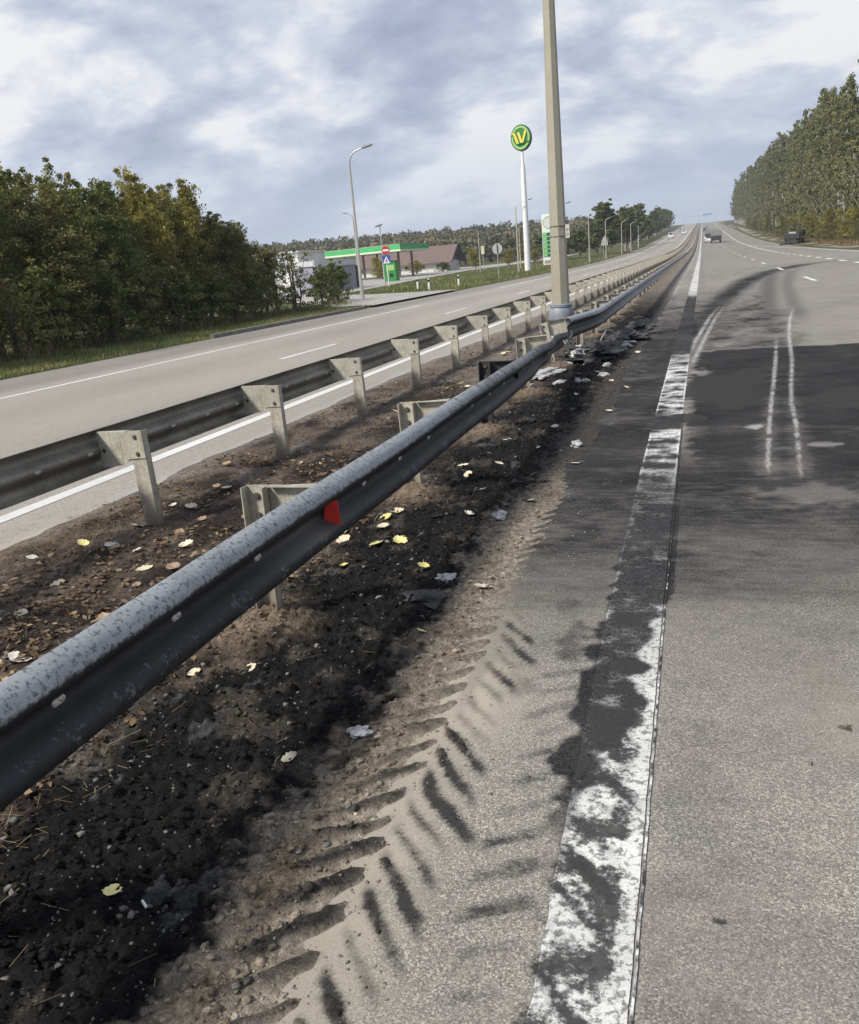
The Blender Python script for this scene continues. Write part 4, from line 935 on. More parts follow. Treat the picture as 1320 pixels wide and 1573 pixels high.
# barn
mat_brown = plain('roof_maroon', (0.165, 0.115, 0.10), 0.6, var=0.15, scale=0.5)
bn = empty('barn', (-55, 171, t1(-55, 171))); tag(bn, 'long barn with maroon metal roof right of the green canopy', 'barn')
z0 = 0.0
b = MB(); b.box((-1, 0, 1.0), (19, 9.6, 2.0)); b.build('wall', mat_wall, bn)
for s in (-1, 1):
    for k in range(21):
        x = -11.2 + k * 1.0
        if s > 0 and k % 3: continue
        wdt = 0.985 if s < 0 else 2.98
        b = MB(); b.add([(x, s * 5.6, 1.75), (x + wdt, s * 5.6, 1.75), (x + wdt, 0, 4.9), (x, 0, 4.9), (x, s * 5.6, 1.66), (x + wdt, s * 5.6, 1.66), (x + wdt, 0, 4.8), (x, 0, 4.8)],
                          [(0, 1, 2, 3), (7, 6, 5, 4), (0, 4, 5, 1), (1, 5, 6, 2), (2, 6, 7, 3), (3, 7, 4, 0)]); b.build('roof_sheet', mat_brown, bn)
b = MB(); b.prism([(-4.8, 2.0), (4.8, 2.0), (0, 4.65)], 8.3, 8.5, lambda a, c, h: (h, a, c)); gb = b.build('gable', plain('gable_board', (0.20, 0.15, 0.14), 0.7, var=0.3), bn)
for s in (-1, 1):
    b = MB(); b.tube([(9.85, s * 5.7, 1.6), (9.85, 0, 4.95)], 0.14, 4); b.build('barge_board', mat_dark, bn)
b = MB(); b.box((8.52, 0, 3.4), (0.05, 0.8, 0.9)); b.build('gable_window', mat_win, bn)
for k in range(6):
    b = MB(); b.box((-9 + k * 3.2, -4.83, 1.2), (0.8, 0.06, 0.5)); b.build('window', mat_win, bn)

# ------------------------------------------------------------------ vegetation
def leaf_cloud(centers, radii, per, size, seed, up=0.25, tintf=None, aspect=0.55):
    g = np.random.default_rng(seed); n = len(centers); per = np.broadcast_to(per, (n,))
    idx = np.repeat(np.arange(n), per); m_ = len(idx)
    d = g.standard_normal((m_, 3)); d /= np.linalg.norm(d, axis=1)[:, None]; rr = g.uniform(0, 1, m_) ** 0.45
    P = centers[idx] + d * (rr * radii[idx])[:, None] * np.array([1, 1, 0.8])
    a = g.standard_normal((m_, 3)) + d * 0.6 + np.array([0, 0, up]); a /= np.linalg.norm(a, axis=1)[:, None]
    b = np.cross(a, g.standard_normal((m_, 3))); b /= np.linalg.norm(b, axis=1)[:, None]
    s = size * g.uniform(0.6, 1.4, m_)[:, None]
    V = np.stack([P - a * s * 0.5, P + b * s * aspect * 0.5 - a * s * 0.05, P + a * s * 0.5, P - b * s * aspect * 0.5 - a * s * 0.05], 1)
    ct = g.uniform(0, 1, n) if tintf is None else tintf(centers, g)
    tint = np.clip(ct[idx] * 0.7 + g.uniform(0, 1, m_) * 0.3, 0, 1)
    return V.reshape(-1, 3), np.repeat(tint, 4)
def leaf_mesh(name, V, tint, mat):
    me = fast_mesh(name, V, np.arange(len(V)).reshape(-1, 4)); fattr(me, 'tint', tint); me.materials.append(mat); return me
mat_bark = plain('bark', (0.105, 0.085, 0.065), 0.9, var=0.35, scale=6)
mat_bark_pale = plain('bark_pale', (0.43, 0.41, 0.36), 0.85, var=0.4, scale=2.5, dirt=(0.12, 0.105, 0.085))
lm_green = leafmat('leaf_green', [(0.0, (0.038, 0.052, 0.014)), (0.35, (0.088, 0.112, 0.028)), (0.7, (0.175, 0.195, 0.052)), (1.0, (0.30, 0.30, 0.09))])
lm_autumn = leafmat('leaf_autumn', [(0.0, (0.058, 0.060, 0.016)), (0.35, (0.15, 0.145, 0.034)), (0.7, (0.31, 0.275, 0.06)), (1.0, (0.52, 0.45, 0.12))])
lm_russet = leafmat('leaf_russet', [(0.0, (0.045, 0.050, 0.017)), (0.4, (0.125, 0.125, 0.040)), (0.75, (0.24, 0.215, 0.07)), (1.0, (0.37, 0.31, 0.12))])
lm_poplar = leafmat('leaf_poplar', [(0.0, (0.070, 0.078, 0.032)), (0.4, (0.150, 0.158, 0.062)), (0.75, (0.255, 0.25, 0.105)), (1.0, (0.42, 0.40, 0.20))])
def bushy_proto(name, h, r, ncl, per, size, seed, mat, skirt=0.15, top_tint=0.0):
    g = np.random.default_rng(seed)
    # stems spread from the base; foliage clumps follow them
    stems = []; b = MB(); ns = int(g.integers(4, 7))
    for k in range(ns):
        a = g.uniform(0, 2 * math.pi); ln = h * g.uniform(0.72, 1.0); sp = r * g.uniform(0.15, 0.75)
        pts = [(0.12 * math.cos(a), 0.12 * math.sin(a), -0.15)]
        for q in (0.25, 0.5, 0.75, 0.97): pts.append((sp * math.cos(a) * q ** 1.1 + g.normal(0, .08), sp * math.sin(a) * q ** 1.1 + g.normal(0, .08), ln * q))
        b.tube(pts, [0.05, 0.04, 0.03, 0.018, 0.006], 5); stems.append(pts)
    C = []; Rd = []
    for k in range(ncl):
        st = stems[int(g.integers(ns))]; t = g.uniform(skirt, 1.0) ** 0.9; i = min(int(t * 4), 3); f = t * 4 - i
        p = np.array(st[i]) * (1 - f) + np.array(st[i + 1]) * f
        w = r * (1.0 - 0.80 * max(t - 0.35, 0) / 0.65) * g.uniform(0.1, 0.95); a = g.uniform(0, 2 * math.pi)
        p = p + np.array([w * math.cos(a), w * math.sin(a), g.normal(0, 0.12)]); p[2] = max(p[2], 0.1)
        C.append(p); Rd.append(g.uniform(0.20, 0.46) * r * 0.55)
        if t > 0.8 and g.uniform() < 0.5: C.append(p + np.array([0, 0, g.uniform(.1, .45)])); Rd.append(0.12)
    V, tn = leaf_cloud(np.array(C), np.array(Rd), per, size, seed + 1, tintf=lambda c, g2: np.clip(0.38 + 0.35 * c[:, 2] / h * top_tint + g2.uniform(-0.3, 0.45, len(c)), 0, 1))  # clumps get lighter towards the top of the crown
    tm = b.mesh('trunk'); tm.materials.append(mat_bark)
    return tm, leaf_mesh(name, V, tn, mat)
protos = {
    'g1': bushy_proto('crown', 6.0, 1.7, 300, 57, 0.105, 1, lm_green), 'g2': bushy_proto('crown', 6.0, 1.6, 280, 57, 0.105, 5, lm_green, top_tint=0.4),
    'a1': bushy_proto('crown', 6.0, 1.7, 280, 54, 0.105, 9, lm_autumn, top_tint=0.8), 'a2': bushy_proto('crown', 6.0, 1.6, 260, 54, 0.105, 13, lm_autumn, top_tint=1.0),
    'r1': bushy_proto('crown', 6.0, 1.7, 280, 54, 0.105, 17, lm_russet, top_tint=0.4), 'r2': bushy_proto('crown', 6.0, 1.6, 250, 54, 0.105, 21, lm_russet),
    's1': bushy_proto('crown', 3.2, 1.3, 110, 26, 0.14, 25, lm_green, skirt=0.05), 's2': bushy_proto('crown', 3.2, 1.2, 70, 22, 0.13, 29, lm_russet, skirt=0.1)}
def tree(kind, name, x, y, h, wd, label, cat, group=None, base=6.0):
    tm, cm = protos[kind]; r = empty(name, (x, y, t1(x, y) + 0.02), random.uniform(0, 6.28)); r.scale = (wd, wd, h / base)
    tag(r, label, cat, group); o = obj('trunk', tm); o.parent = r; o = obj('crown', cm); o.parent = r; return r
LBL = {'g': 'dark green bushy tree in the dense thicket left of the road', 'a': 'yellowing bushy tree in the dense thicket left of the road', 'r': 'russet olive bushy tree in the dense thicket left of the road'}
GRP = {'g': 'green trees in the left thicket', 'a': 'yellowing trees in the left thicket', 'r': 'russet trees in the left thicket'}
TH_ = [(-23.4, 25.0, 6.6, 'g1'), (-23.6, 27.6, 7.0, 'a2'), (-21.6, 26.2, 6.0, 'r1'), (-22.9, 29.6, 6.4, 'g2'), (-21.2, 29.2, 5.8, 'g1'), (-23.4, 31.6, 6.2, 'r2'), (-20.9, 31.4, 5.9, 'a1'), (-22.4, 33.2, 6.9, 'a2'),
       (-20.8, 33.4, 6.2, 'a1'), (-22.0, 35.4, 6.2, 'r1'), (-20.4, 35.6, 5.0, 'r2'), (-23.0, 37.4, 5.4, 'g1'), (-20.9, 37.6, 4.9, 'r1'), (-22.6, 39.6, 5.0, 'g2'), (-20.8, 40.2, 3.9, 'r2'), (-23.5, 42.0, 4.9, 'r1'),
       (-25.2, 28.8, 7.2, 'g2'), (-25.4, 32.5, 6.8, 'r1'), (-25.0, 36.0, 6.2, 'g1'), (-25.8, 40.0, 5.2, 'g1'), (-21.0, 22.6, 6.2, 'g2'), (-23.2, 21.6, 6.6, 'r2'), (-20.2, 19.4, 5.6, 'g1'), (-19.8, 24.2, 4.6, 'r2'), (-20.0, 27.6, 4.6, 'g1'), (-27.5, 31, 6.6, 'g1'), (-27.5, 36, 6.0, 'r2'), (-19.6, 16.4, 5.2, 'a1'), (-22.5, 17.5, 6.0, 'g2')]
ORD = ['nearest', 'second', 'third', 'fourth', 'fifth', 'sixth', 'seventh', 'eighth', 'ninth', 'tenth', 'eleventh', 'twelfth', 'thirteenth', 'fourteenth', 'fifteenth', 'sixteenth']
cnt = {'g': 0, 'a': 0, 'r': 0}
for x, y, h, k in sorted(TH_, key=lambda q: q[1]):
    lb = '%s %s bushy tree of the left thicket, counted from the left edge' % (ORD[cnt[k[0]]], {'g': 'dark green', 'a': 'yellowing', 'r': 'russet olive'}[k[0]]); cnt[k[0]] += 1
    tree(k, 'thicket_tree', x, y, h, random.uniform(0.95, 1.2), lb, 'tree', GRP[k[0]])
for i_, (x, y, h, k) in enumerate([(-19.0, 18.4, 2.6, 's1'), (-18.9, 21.0, 2.4, 's2'), (-19.2, 23.0, 2.8, 's1'), (-19.1, 25.6, 2.7, 's1'), (-19.3, 28.2, 2.6, 's2'), (-19.4, 30.4, 2.6, 's1'), (-19.3, 32.6, 2.5, 's1'), (-19.4, 34.6, 2.4, 's2'), (-19.6, 36.8, 2.3, 's1')]):
    tree(k, 'shrub', x, y, h, random.uniform(1.0, 1.25), '%s low shrub at the foot of the left thicket, counted from the left edge' % ORD[i_], 'shrub', 'shrubs at the foot of the thicket', 3.2)
for x, y, h, k, lb in [(-20.4, 43.0, 3.2, 's2', 'thin open shrub right of the thicket, before the white building'), (-22.6, 45.2, 3.6, 's2', 'tallest open shrub before the white station building'), (-20.3, 46.6, 2.2, 's1', 'rounded green bush before the white building'), (-20.6, 49.4, 2.5, 's1', 'dark bush beside the grey shed, left of the lamp'), (-21.8, 51.2, 1.8, 's2', 'small bush touching the grey shed corner')]:
    tree(k, 'bush', x, y, h, 0.95, lb, 'bush', None, 3.2)

def poplar_proto(h, r, seed, size=0.25, nl=34, ncl=440, low=0.05, mat=lm_poplar, name='crown'):
    g = np.random.default_rng(seed); b = MB()
    tp = [(0, 0, -0.3)] + [(g.normal(0, .10) * q * 2, g.normal(0, .10) * q * 2, h * q) for q in (0.1, 0.25, 0.45, 0.65, 0.85, 0.98)]
    b.tube(tp, [0.26, 0.22, 0.19, 0.15, 0.10, 0.05, 0.015], 7)
    C = []; Rd = []; nb = 46
    for k in range(nb):
        z0_ = h * (low + (0.92 - low) * (k + g.uniform(0, 1)) / nb); a = g.uniform(0, 2 * math.pi); t = z0_ / h
        ln = r * (1.15 - 1.02 * t ** 1.2) * g.uniform(0.5, 1.15); rs_ = ln * g.uniform(0.9, 1.9)
        e = np.array([ln * math.cos(a), ln * math.sin(a), rs_])
        s = np.array([0, 0, z0_])
        b.tube([s, s + e * 0.5 + np.array([0, 0, -0.1]), s + e], [0.055 * (1.2 - t), 0.035 * (1.2 - t), 0.008], 4, cap=False)
        for q in range(ncl // nb):
            f = g.uniform(0.25, 1.08); p = s + e * f + g.normal(0, 0.28, 3) * np.array([1, 1, 0.7]); C.append(p); Rd.append(g.uniform(0.14, 0.5))
    V, tn = leaf_cloud(np.array(C), np.array(Rd), nl, size, seed + 3, tintf=lambda c, g2: np.clip(0.50 + g2.uniform(-0.45, 0.5, len(c)), 0, 1), aspect=0.7)
    tm = b.mesh('trunk'); tm.materials.append(mat_bark_pale); return tm, leaf_mesh(name, V, tn, mat)
for i in range(4): protos['p%d' % i] = poplar_proto(22, 3.4, 40 + 7 * i)
for i in range(2): protos['q%d' % i] = poplar_proto(12, 3.6, 90 + 7 * i, size=0.36, low=0.04, ncl=520, mat=lm_green)
k = 0
for y in list(np.arange(98, 250, 5.2)) + list(np.arange(250, 640, 8.5)):
    y_ = y + random.uniform(-1, 1); x_ = 20.6 + random.uniform(-.6, .6)
    tree('p%d' % (k % 4), 'poplar', x_, y_, random.uniform(20.0, 27.5), random.uniform(0.8, 1.05), 'tall pale-trunked poplar in the front row right of the road', 'tree', 'poplars in the front row on the right', 22); k += 1
for y in list(np.arange(102, 300, 8.0)) + list(np.arange(300, 560, 16)):
    tree('p%d' % (k % 4), 'poplar', 26.0 + random.uniform(-1, 1), y + random.uniform(-1, 1), random.uniform(19, 22), 1.1, 'poplar in the rear row behind the front poplars on the right', 'tree', 'poplars in the rear row on the right', 22); k += 3
for i, y in enumerate(list(np.arange(112, 250, 5.0)) + list(np.arange(250, 420, 10))):
    kd = ['a1', 's1', 'r2', 's2'][i % 4]
    tree(kd, 'bush', 18.6 + random.uniform(-.6, 1.6), y, random.uniform(1.6, 3.6) if kd[0] != 'a' else 5.2, 1.1, 'yellowing bush at the foot of the poplars' if kd[0] == 'a' else 'low bush at the foot of the poplars', 'bush', 'yellowing bushes under the poplars' if kd[0] == 'a' else 'low bushes under the poplars', 6.0 if kd[0] != 's' else 3.2)
# green trees beyond the filling station and on along the left road
for (x, y, h, wd, kd, lb) in [(-19.8, 200, 10.6, 1.25, 'q0', 'biggest conical green tree beyond the street lamps'), (-17.8, 226, 9.0, 0.9, 'q1', 'slim green tree right of the biggest conical tree'), (-18.5, 250, 10.4, 1.2, 'q0', 'broad green tree at the middle of the left roadside group'), (-17.4, 268, 11.2, 1.0, 'q1', 'tallest topped tree at the right of the left roadside group')]:
    tree(kd, 'roadside_tree', x, y, h, wd, lb, 'tree', 'green trees along the left road', 12)
for i, y in enumerate(list(np.arange(285, 430, 13)) + list(np.arange(430, 620, 22))):
    tree('q%d' % (i % 2), 'roadside_tree', -19.5 - random.uniform(0, 3), y, random.uniform(6, 9.5) if y < 400 else random.uniform(8, 12), 1.0, 'small green tree in the line climbing the far hill on the left', 'tree', 'trees on the far left hill', 12)
for i_, (x, y, h, kd) in enumerate([(-33, 196, 5.0, 'q0'), (-29, 186, 4.8, 'q1'), (-27, 178, 4.4, 'q0'), (-24.5, 190, 5.6, 'q1'), (-23, 212, 7.0, 'q1')]) if True else [(-24.5, 190, 5.6, 'q1'), (-27, 178, 4.4, 'q0'), (-29, 186, 4.8, 'q1'), (-33, 196, 5.0, 'q0'), (-23, 212, 7.0, 'q1')]:
    tree(kd, 'roadside_tree', x, y, h, 0.9, 'low olive tree behind the price board, %s from the left' % ['first', 'second', 'third', 'fourth', 'fifth'][i_], 'tree', 'low trees behind the price board', 12)
for (x, y, h, kd, lb) in [(-47.5, 133, 3.6, 'a1', 'yellow bush below the left part of the green canopy'), (-40.6, 166, 4.2, 'a2', 'yellow bush right of the barn gable'), (-57, 158, 2.2, 'r1', 'olive bush before the left half of the barn'), (-45.5, 160, 2.0, 'r2', 'low olive bush before the barn gable'), (-50.5, 160, 2.6, 'a1', 'small yellow bush before the barn wall'), (-36.5, 176, 3.4, 'a2', 'yellow green bush left of the round green sign mast'), (-32.5, 182, 3.0, 'a1', 'low yellow bush behind the round sign back')]:
    tree(kd, 'bush', x, y, h, 1.1, lb, 'bush', None)

# distant wood: reads as one mass
g = np.random.default_rng(77); n = 3600
ang = g.uniform(R(-44), R(2), n); dd = 235 + 430 * g.uniform(0, 1, n) ** 0.8
fx = dd * np.sin(ang); fy = dd * np.cos(ang); keep = (fx < -24 - 0.035 * fy) & (np.hypot(fx + 55, fy - 160) > 55); fx, fy = fx[keep], fy[keep]; n = len(fx)
hh = g.uniform(3.5, 7.0, n); C = []; Rd = []
cz_ = T(fx, fy)
for q in range(4):
    C.append(np.stack([fx + g.normal(0, 1.3, n), fy + g.normal(0, 1.3, n), cz_ + hh * (0.30 + 0.2 * q)], 1)); Rd.append(hh * g.uniform(0.22, 0.40, n))
C = np.concatenate(C); Rd = np.concatenate(Rd)
hue = fbm(C[:, 0], C[:, 1], 0.03, 3, 7)
V, tn = leaf_cloud(C, Rd, 14, 1.15, 78, tintf=lambda c, g2: np.clip(1.5 * (hue - 0.22) + g2.uniform(-0.3, 0.3, len(c)), 0, 1), aspect=0.8)
lm_wood = leafmat('leaf_wood', [(0.0, (0.030, 0.045, 0.021)), (0.3, (0.068, 0.078, 0.036)), (0.6, (0.128, 0.112, 0.054)), (0.85, (0.195, 0.158, 0.075)), (1.0, (0.255, 0.210, 0.090))], 0.15)
tag(obj('distant_wood', leaf_mesh('wood', V, tn, lm_wood)), 'mixed autumn wood covering the far slope on the left', 'wood', kind='stuff')

# grass ------------------------------------------------------------------
def blades(name, pts, h0, h1, wd, seed, mat, label, lean=0.5):
    g = np.random.default_rng(seed); n = len(pts); a = g.uniform(0, 2 * math.pi, n); h = g.uniform(h0, h1, n); l = g.uniform(0.1, lean, n) * h; w_ = wd * g.uniform(.6, 1.4, n)
    dx, dy = np.cos(a), np.sin(a); px, py = -dy * w_ / 2, dx * w_ / 2
    P = np.asarray(pts)
    V = np.stack([P + np.stack([px, py, 0 * a], 1), P - np.stack([px, py, 0 * a], 1), P + np.stack([dx * l * .4 - px * .7, dy * l * .4 - py * .7, h * .6], 1), P + np.stack([dx * l, dy * l, h], 1)], 1)
    V = V[:, [0, 1, 2, 3]]
    ct = fbm(P[:, 0], P[:, 1], 0.7, 3, seed)
    tn = np.repeat(np.clip(1.4 * (ct - 0.2) + g.uniform(-.3, .3, n), 0, 1), 4)
    o = obj(name, leaf_mesh(name, V.reshape(-1, 3), tn, mat)); return tag(o, label, 'grass', kind='stuff')
lm_grass = leafmat('grass_blade', [(0.0, (0.068, 0.101, 0.027)), (0.45, (0.144, 0.177, 0.051)), (0.75, (0.270, 0.254, 0.101)), (1.0, (0.490, 0.405, 0.203))], 0.2)
lm_dryg = leafmat('dry_verge_grass', [(0.0, (0.06, 0.06, 0.025)), (0.6, (0.15, 0.125, 0.055)), (1.0, (0.27, 0.20, 0.10))], 0.2)
lm_dry = leafmat('dry_grass', [(0.0, (0.10, 0.065, 0.03)), (0.5, (0.22, 0.15, 0.07)), (1.0, (0.36, 0.28, 0.15))], 0.2)
g = np.random.default_rng(5)
def ptsin(n, x0, x1, y0, y1, f=None):
    x = g.uniform(x0, x1, n); y = y0 * (y1 / y0) ** g.uniform(0, 1, n)
    if f is not None: kk_ = f(x, y); x, y = x[kk_], y[kk_]
    return np.stack([x, y, T(x, y) + 0.03], 1)
isl = lambda x, y: (y < 42) | (x < -15.7 - 0 * y) & (y < 41.5 + (-15.7 - x) * 1.55)
blades('verge_grass', ptsin(34000, -21, -15.45, 13, 54, isl), 0.05, 0.16, 0.018, 31, lm_grass, 'short grass on the verge between left road and thicket')
blades('verge_tall_grass', ptsin(2600, -20.5, -18.0, 16, 54, isl), 0.15, 0.5, 0.016, 32, lm_dryg, 'tall dry grass along the foot of the thicket', 0.6)
strip_f = lambda x, y: (x > np.interp(y, [57, 61, 67, 85, 110, 150, 190, 240], [-18.5, -22.6, -27.8, -30.6, -34.6, -38.5, -33.5, -29.5]))
blades('strip_grass', ptsin(26000, -38, -15.5, 58, 240, strip_f), 0.08, 0.30, 0.05, 33, lm_grass, 'rough grass strip between left road and forecourt')
blades('far_verge_grass', ptsin(9000, -30, -45 + 15, 240, 241), 0.1, 0.2, 0.05, 36, lm_grass, 'rough grass past the forecourt') if False else None
blades('right_verge_grass', ptsin(16000, 15.8, 24, 70, 300), 0.15, 0.6, 0.06, 34, lm_dry, 'dry grass at the foot of the poplars on the right')
# straw and clippings by the left asphalt edge
sx = g.normal(-4.45, 0.22, 2600); sy = g.uniform(3.6, 7.6, 2600); kp = fbm(sx, sy, 1.6, 3, 88) > 0.47; sx, sy = sx[kp], sy[kp]
P = np.stack([sx, sy, np.maximum(soil_h(sx, sy), 0) + 0.004], 1)
def straws(name, P, l0, l1, seed, mat, label):
    g = np.random.default_rng(seed); n = len(P); a = g.uniform(0, math.pi, n); l = g.uniform(l0, l1, n); w_ = g.uniform(0.001, 0.0028, n)
    d = np.stack([np.cos(a), np.sin(a), g.normal(0, .12, n)], 1) * l[:, None] / 2; q = np.stack([-np.sin(a), np.cos(a), 0 * a], 1) * w_[:, None] / 2; up = np.array([0, 0, .003])
    V = np.stack([P - d + q, P - d - q, P + d - q + up, P + d + q + up], 1)
    return tag(obj(name, leaf_mesh(name, V.reshape(-1, 3), np.repeat(g.uniform(0, 1, n), 4), mat)), label, 'straw', kind='stuff')
straws('straw', P, 0.05, 0.22, 41, lm_dry, 'yellow straw lying at the edge of the left asphalt')
sx = g.uniform(-3.4, -2.0, 1500); sy = 1.3 * (6.5 / 1.3) ** g.uniform(0, 1, 1500); kp = (fbm(sx, sy, 1.8, 3, 89) > 0.5); sx, sy = sx[kp], sy[kp]
straws('twig_litter', np.stack([sx, sy, np.maximum(soil_h(sx, sy), 0) + 0.006], 1), 0.03, 0.13, 42, lm_dry, 'dry stalks and straw in the soil under the near guard rail')
sx = g.uniform(-2.1, -1.2, 45); sy = 1.3 * (7 / 1.3) ** g.uniform(0, 1, 45)
straws('pale_stalks', np.stack([sx, sy, np.maximum(soil_h(sx, sy), 0) + 0.012], 1), 0.02, 0.10, 43, lm_dry, 'thin pale stalks scattered on the burnt strip')

# ------------------------------------------------------------------ fallen leaves
def leafshape(seed, curl=0.3, lobes=True):
    """one fallen leaf about 1 unit long with midrib fold, curl and a stalk"""
    g = np.random.default_rng(seed); n = 11; v = []; f = []
    for i in range(n):
        t = i / (n - 1); wd = 0.42 * math.sin(math.pi * min(t * 0.93 + 0.03, 1)) ** 0.75 * (1 + (0.16 * math.sin(i * 2.4 + seed) if lobes else 0))
        bend = curl * (t - 0.4) ** 2
        for s in (-1, -0.5, 0, 0.5, 1): v.append((wd * s + g.normal(0, .008), t - 0.5, bend + curl * 0.9 * (abs(s) * wd) ** 1.5 + g.normal(0, .012)))
    for i in range(n - 1):
        for j in range(4): a = i * 5 + j; f.append((a, a + 1, a + 6, a + 5))
    b = MB(); b.add(v, f); b.tube([(0, -0.5, 0.02 + curl * .8), (0.04, -0.75, 0.05 + curl * .5), (0.1, -0.95, 0.01)], [0.012, 0.010, 0.008], 4)
    me = b.mesh('leaf', True); return me
def lfm(name, a, b_): 
    mt, t, p, o = newmat(name); v = objvec(t); n_ = noise(t, v, 2.6, 5, 0.65); s = noise(t, v, 9, 3, 0.6)
    c = mix(t, ramp(t, n_, [(0.4, 0.0), (0.62, 1.0)]), a, b_); c = mix(t, ramp(t, s, [(0.64, 0.0), (0.7, 0.7)]), c, (0.12, 0.07, 0.03))
    setc(t, p, c); p.inputs['Roughness'].default_value = 0.55; return mt
LM = {'y': lfm('leaf_yellow', (0.66, 0.55, 0.16), (0.74, 0.66, 0.32)), 'g': lfm('leaf_yellowgreen', (0.56, 0.50, 0.19), (0.46, 0.43, 0.16)), 'c': lfm('leaf_cream', (0.64, 0.57, 0.42), (0.52, 0.44, 0.30)), 'p': lfm('leaf_pale', (0.62, 0.60, 0.54), (0.44, 0.40, 0.34)), 'b': lfm('leaf_brown', (0.24, 0.155, 0.09), (0.36, 0.26, 0.17))}
LS = {}
for kd in LM:
    for q in range(3):
        me_ = leafshape(300 + q * 7 + ord(kd), (0.25, 0.5, 0.8)[q]); me_.materials.append(LM[kd]); LS[kd, q] = me_
def leaf(x, y, s, kd, label=None, group=None, q=None, rz=None):
    o = bpy.data.objects.new('fallen_leaf', LS[kd, random.randrange(3) if q is None else q]); col.objects.link(o)
    o.location = (x, y, gz(x, y) + 0.008 + 0.02 * s); o.scale = (s, s, s); o.rotation_euler = (random.uniform(-.35, .35), random.uniform(-.35, .35), random.uniform(0, 6.28) if rz is None else rz)
    tag(o, label, 'leaf', group); return o
leaf(-1.61, 1.72, 0.062, 'y', 'yellow leaf with raised stalk, nearest the bottom left corner', q=0, rz=R(195)).rotation_euler = (0.12, -0.1, R(195))
leaf(-2.31, 3.0, 0.085, 'y', 'bright yellow leaf, upper one of the pair under the near rail', q=0)
leaf(-2.36, 2.93, 0.07, 'g', 'yellow leaf, lower one of the pair under the near rail', q=1)
leaf(-2.16, 3.06, 0.07, 'c', 'pale leaf just right of the yellow pair under the rail', q=0)
leaf(-1.93, 3.16, 0.06, 'c', 'cream leaf alone on black soil below the first post', q=0)
leaf(-1.41, 2.47, 0.06, 'c', 'cream notched leaf alone on the burnt strip', q=1)
leaf(-2.36, 3.42, 0.11, 'c', 'long pale leaf edge-on at the sandy foot of the first post', q=2)
leaf(-2.04, 4.52, 0.085, 'g', 'crumpled yellow leaf between first and second post', q=2)
leaf(-2.37, 4.38, 0.075, 'y', 'yellow leaf half hidden behind the near rail by the first post', q=1)
leaf(-1.52, 4.46, 0.085, 'g', 'curled yellow green leaf on the burnt strip', q=2)
leaf(-1.12, 4.24, 0.10, 'c', 'flat cream leaf at the sandy edge of the burnt strip', q=0)
leaf(-1.27, 3.62, 0.05, 'y', 'small pale yellow leaf standing by the sandy edge', q=1)
leaf(-4.12, 4.82, 0.09, 'y', 'yellow leaf on bare soil before the left rail post', q=1)
for x, y in [(-2.11, 5.42), (-2.02, 5.2), (-2.26, 5.12), (-2.3, 5.0), (-2.2, 4.98), (-1.95, 4.92), (-1.86, 4.98), (-2.06, 5.55), (-1.98, 5.05)]:
    leaf(x + random.uniform(-.03, .03), y, random.uniform(0.07, 0.11), random.choice('yccg'), 'pale yellow leaf in the cluster under the rail by the second post', 'leaf cluster by the second post')
for (px_, py_) in [(-1.62, 7.0), (-1.75, 6.6), (-1.9, 6.9), (-1.55, 6.2), (-1.45, 7.7), (-1.7, 8.0), (-1.85, 7.5), (-1.40, 8.6), (-1.05, 7.2), (-1.15, 6.0), (-1.0, 9.6), (-1.3, 9.9), (-1.6, 9.2), (-0.9, 11.3), (-1.5, 10.6), (-1.63, 11.2), (-1.2, 11.9), (-1.4, 12.6), (-1.1, 13.2), (-0.85, 12.6), (-1.7, 12.4), (-1.3, 14.4), (-1.0, 15.2), (-1.5, 5.6), (-1.7, 5.4), (-1.75, 7.9), (-1.35, 6.8)]:
    leaf(px_ + random.uniform(-.05, .05), py_ + random.uniform(-.1, .1), random.uniform(0.05, 0.10), random.choice('cpp'), 'pale leaf scattered on the burnt strip past the reflector', 'pale leaves on the far burnt strip')
for k in range(70):
    x = random.uniform(-4.3, -2.5); y = 2.6 * (7.5 / 2.6) ** random.random()
    leaf(x, y, random.uniform(0.05, 0.11), random.choice('bbbcp'), 'curled dry leaf on the soil between the two guard rails', 'dry leaves between the rails')
for k in range(40):
    leaf(random.uniform(-3.6, -2.3), random.uniform(9, 17), random.uniform(0.06, 0.11), random.choice('bycc'), 'dry leaf in the median around the lamp post', 'leaves round the lamp post')
# leaf litter nobody could count
g = np.random.default_rng(9); n = 5200; sx = g.uniform(-4.6, -2.2, n); sy = 1.6 * (20 / 1.6) ** g.uniform(0, 1, n); kp = fbm(sx, sy, 1.2, 3, 90) + 0.12 * (sy < 4.2) + 0.1 * (sy > 9) > 0.52; sx, sy = sx[kp], sy[kp]
Cc = np.stack([sx, sy, np.maximum(soil_h(sx, sy), 0) + 0.012], 1); V, tn = leaf_cloud(Cc, np.full(len(Cc), 0.03), 3, 0.045, 91, up=0.0, aspect=0.6)
V = V.reshape(-1, 4, 3); cm = V.mean(1, keepdims=True); V = cm + (V - cm) * np.array([1, 1, 0.45]); V = V.reshape(-1, 3)
lm_litter = leafmat('leaf_litter', [(0.0, (0.035, 0.022, 0.013)), (0.45, (0.12, 0.075, 0.042)), (0.75, (0.25, 0.18, 0.10)), (1.0, (0.44, 0.36, 0.24))], 0.1)
tag(obj('leaf_litter', leaf_mesh('litter', V, tn, lm_litter)), 'brown leaf litter covering the soil between the guard rails', 'leaf litter', kind='stuff')

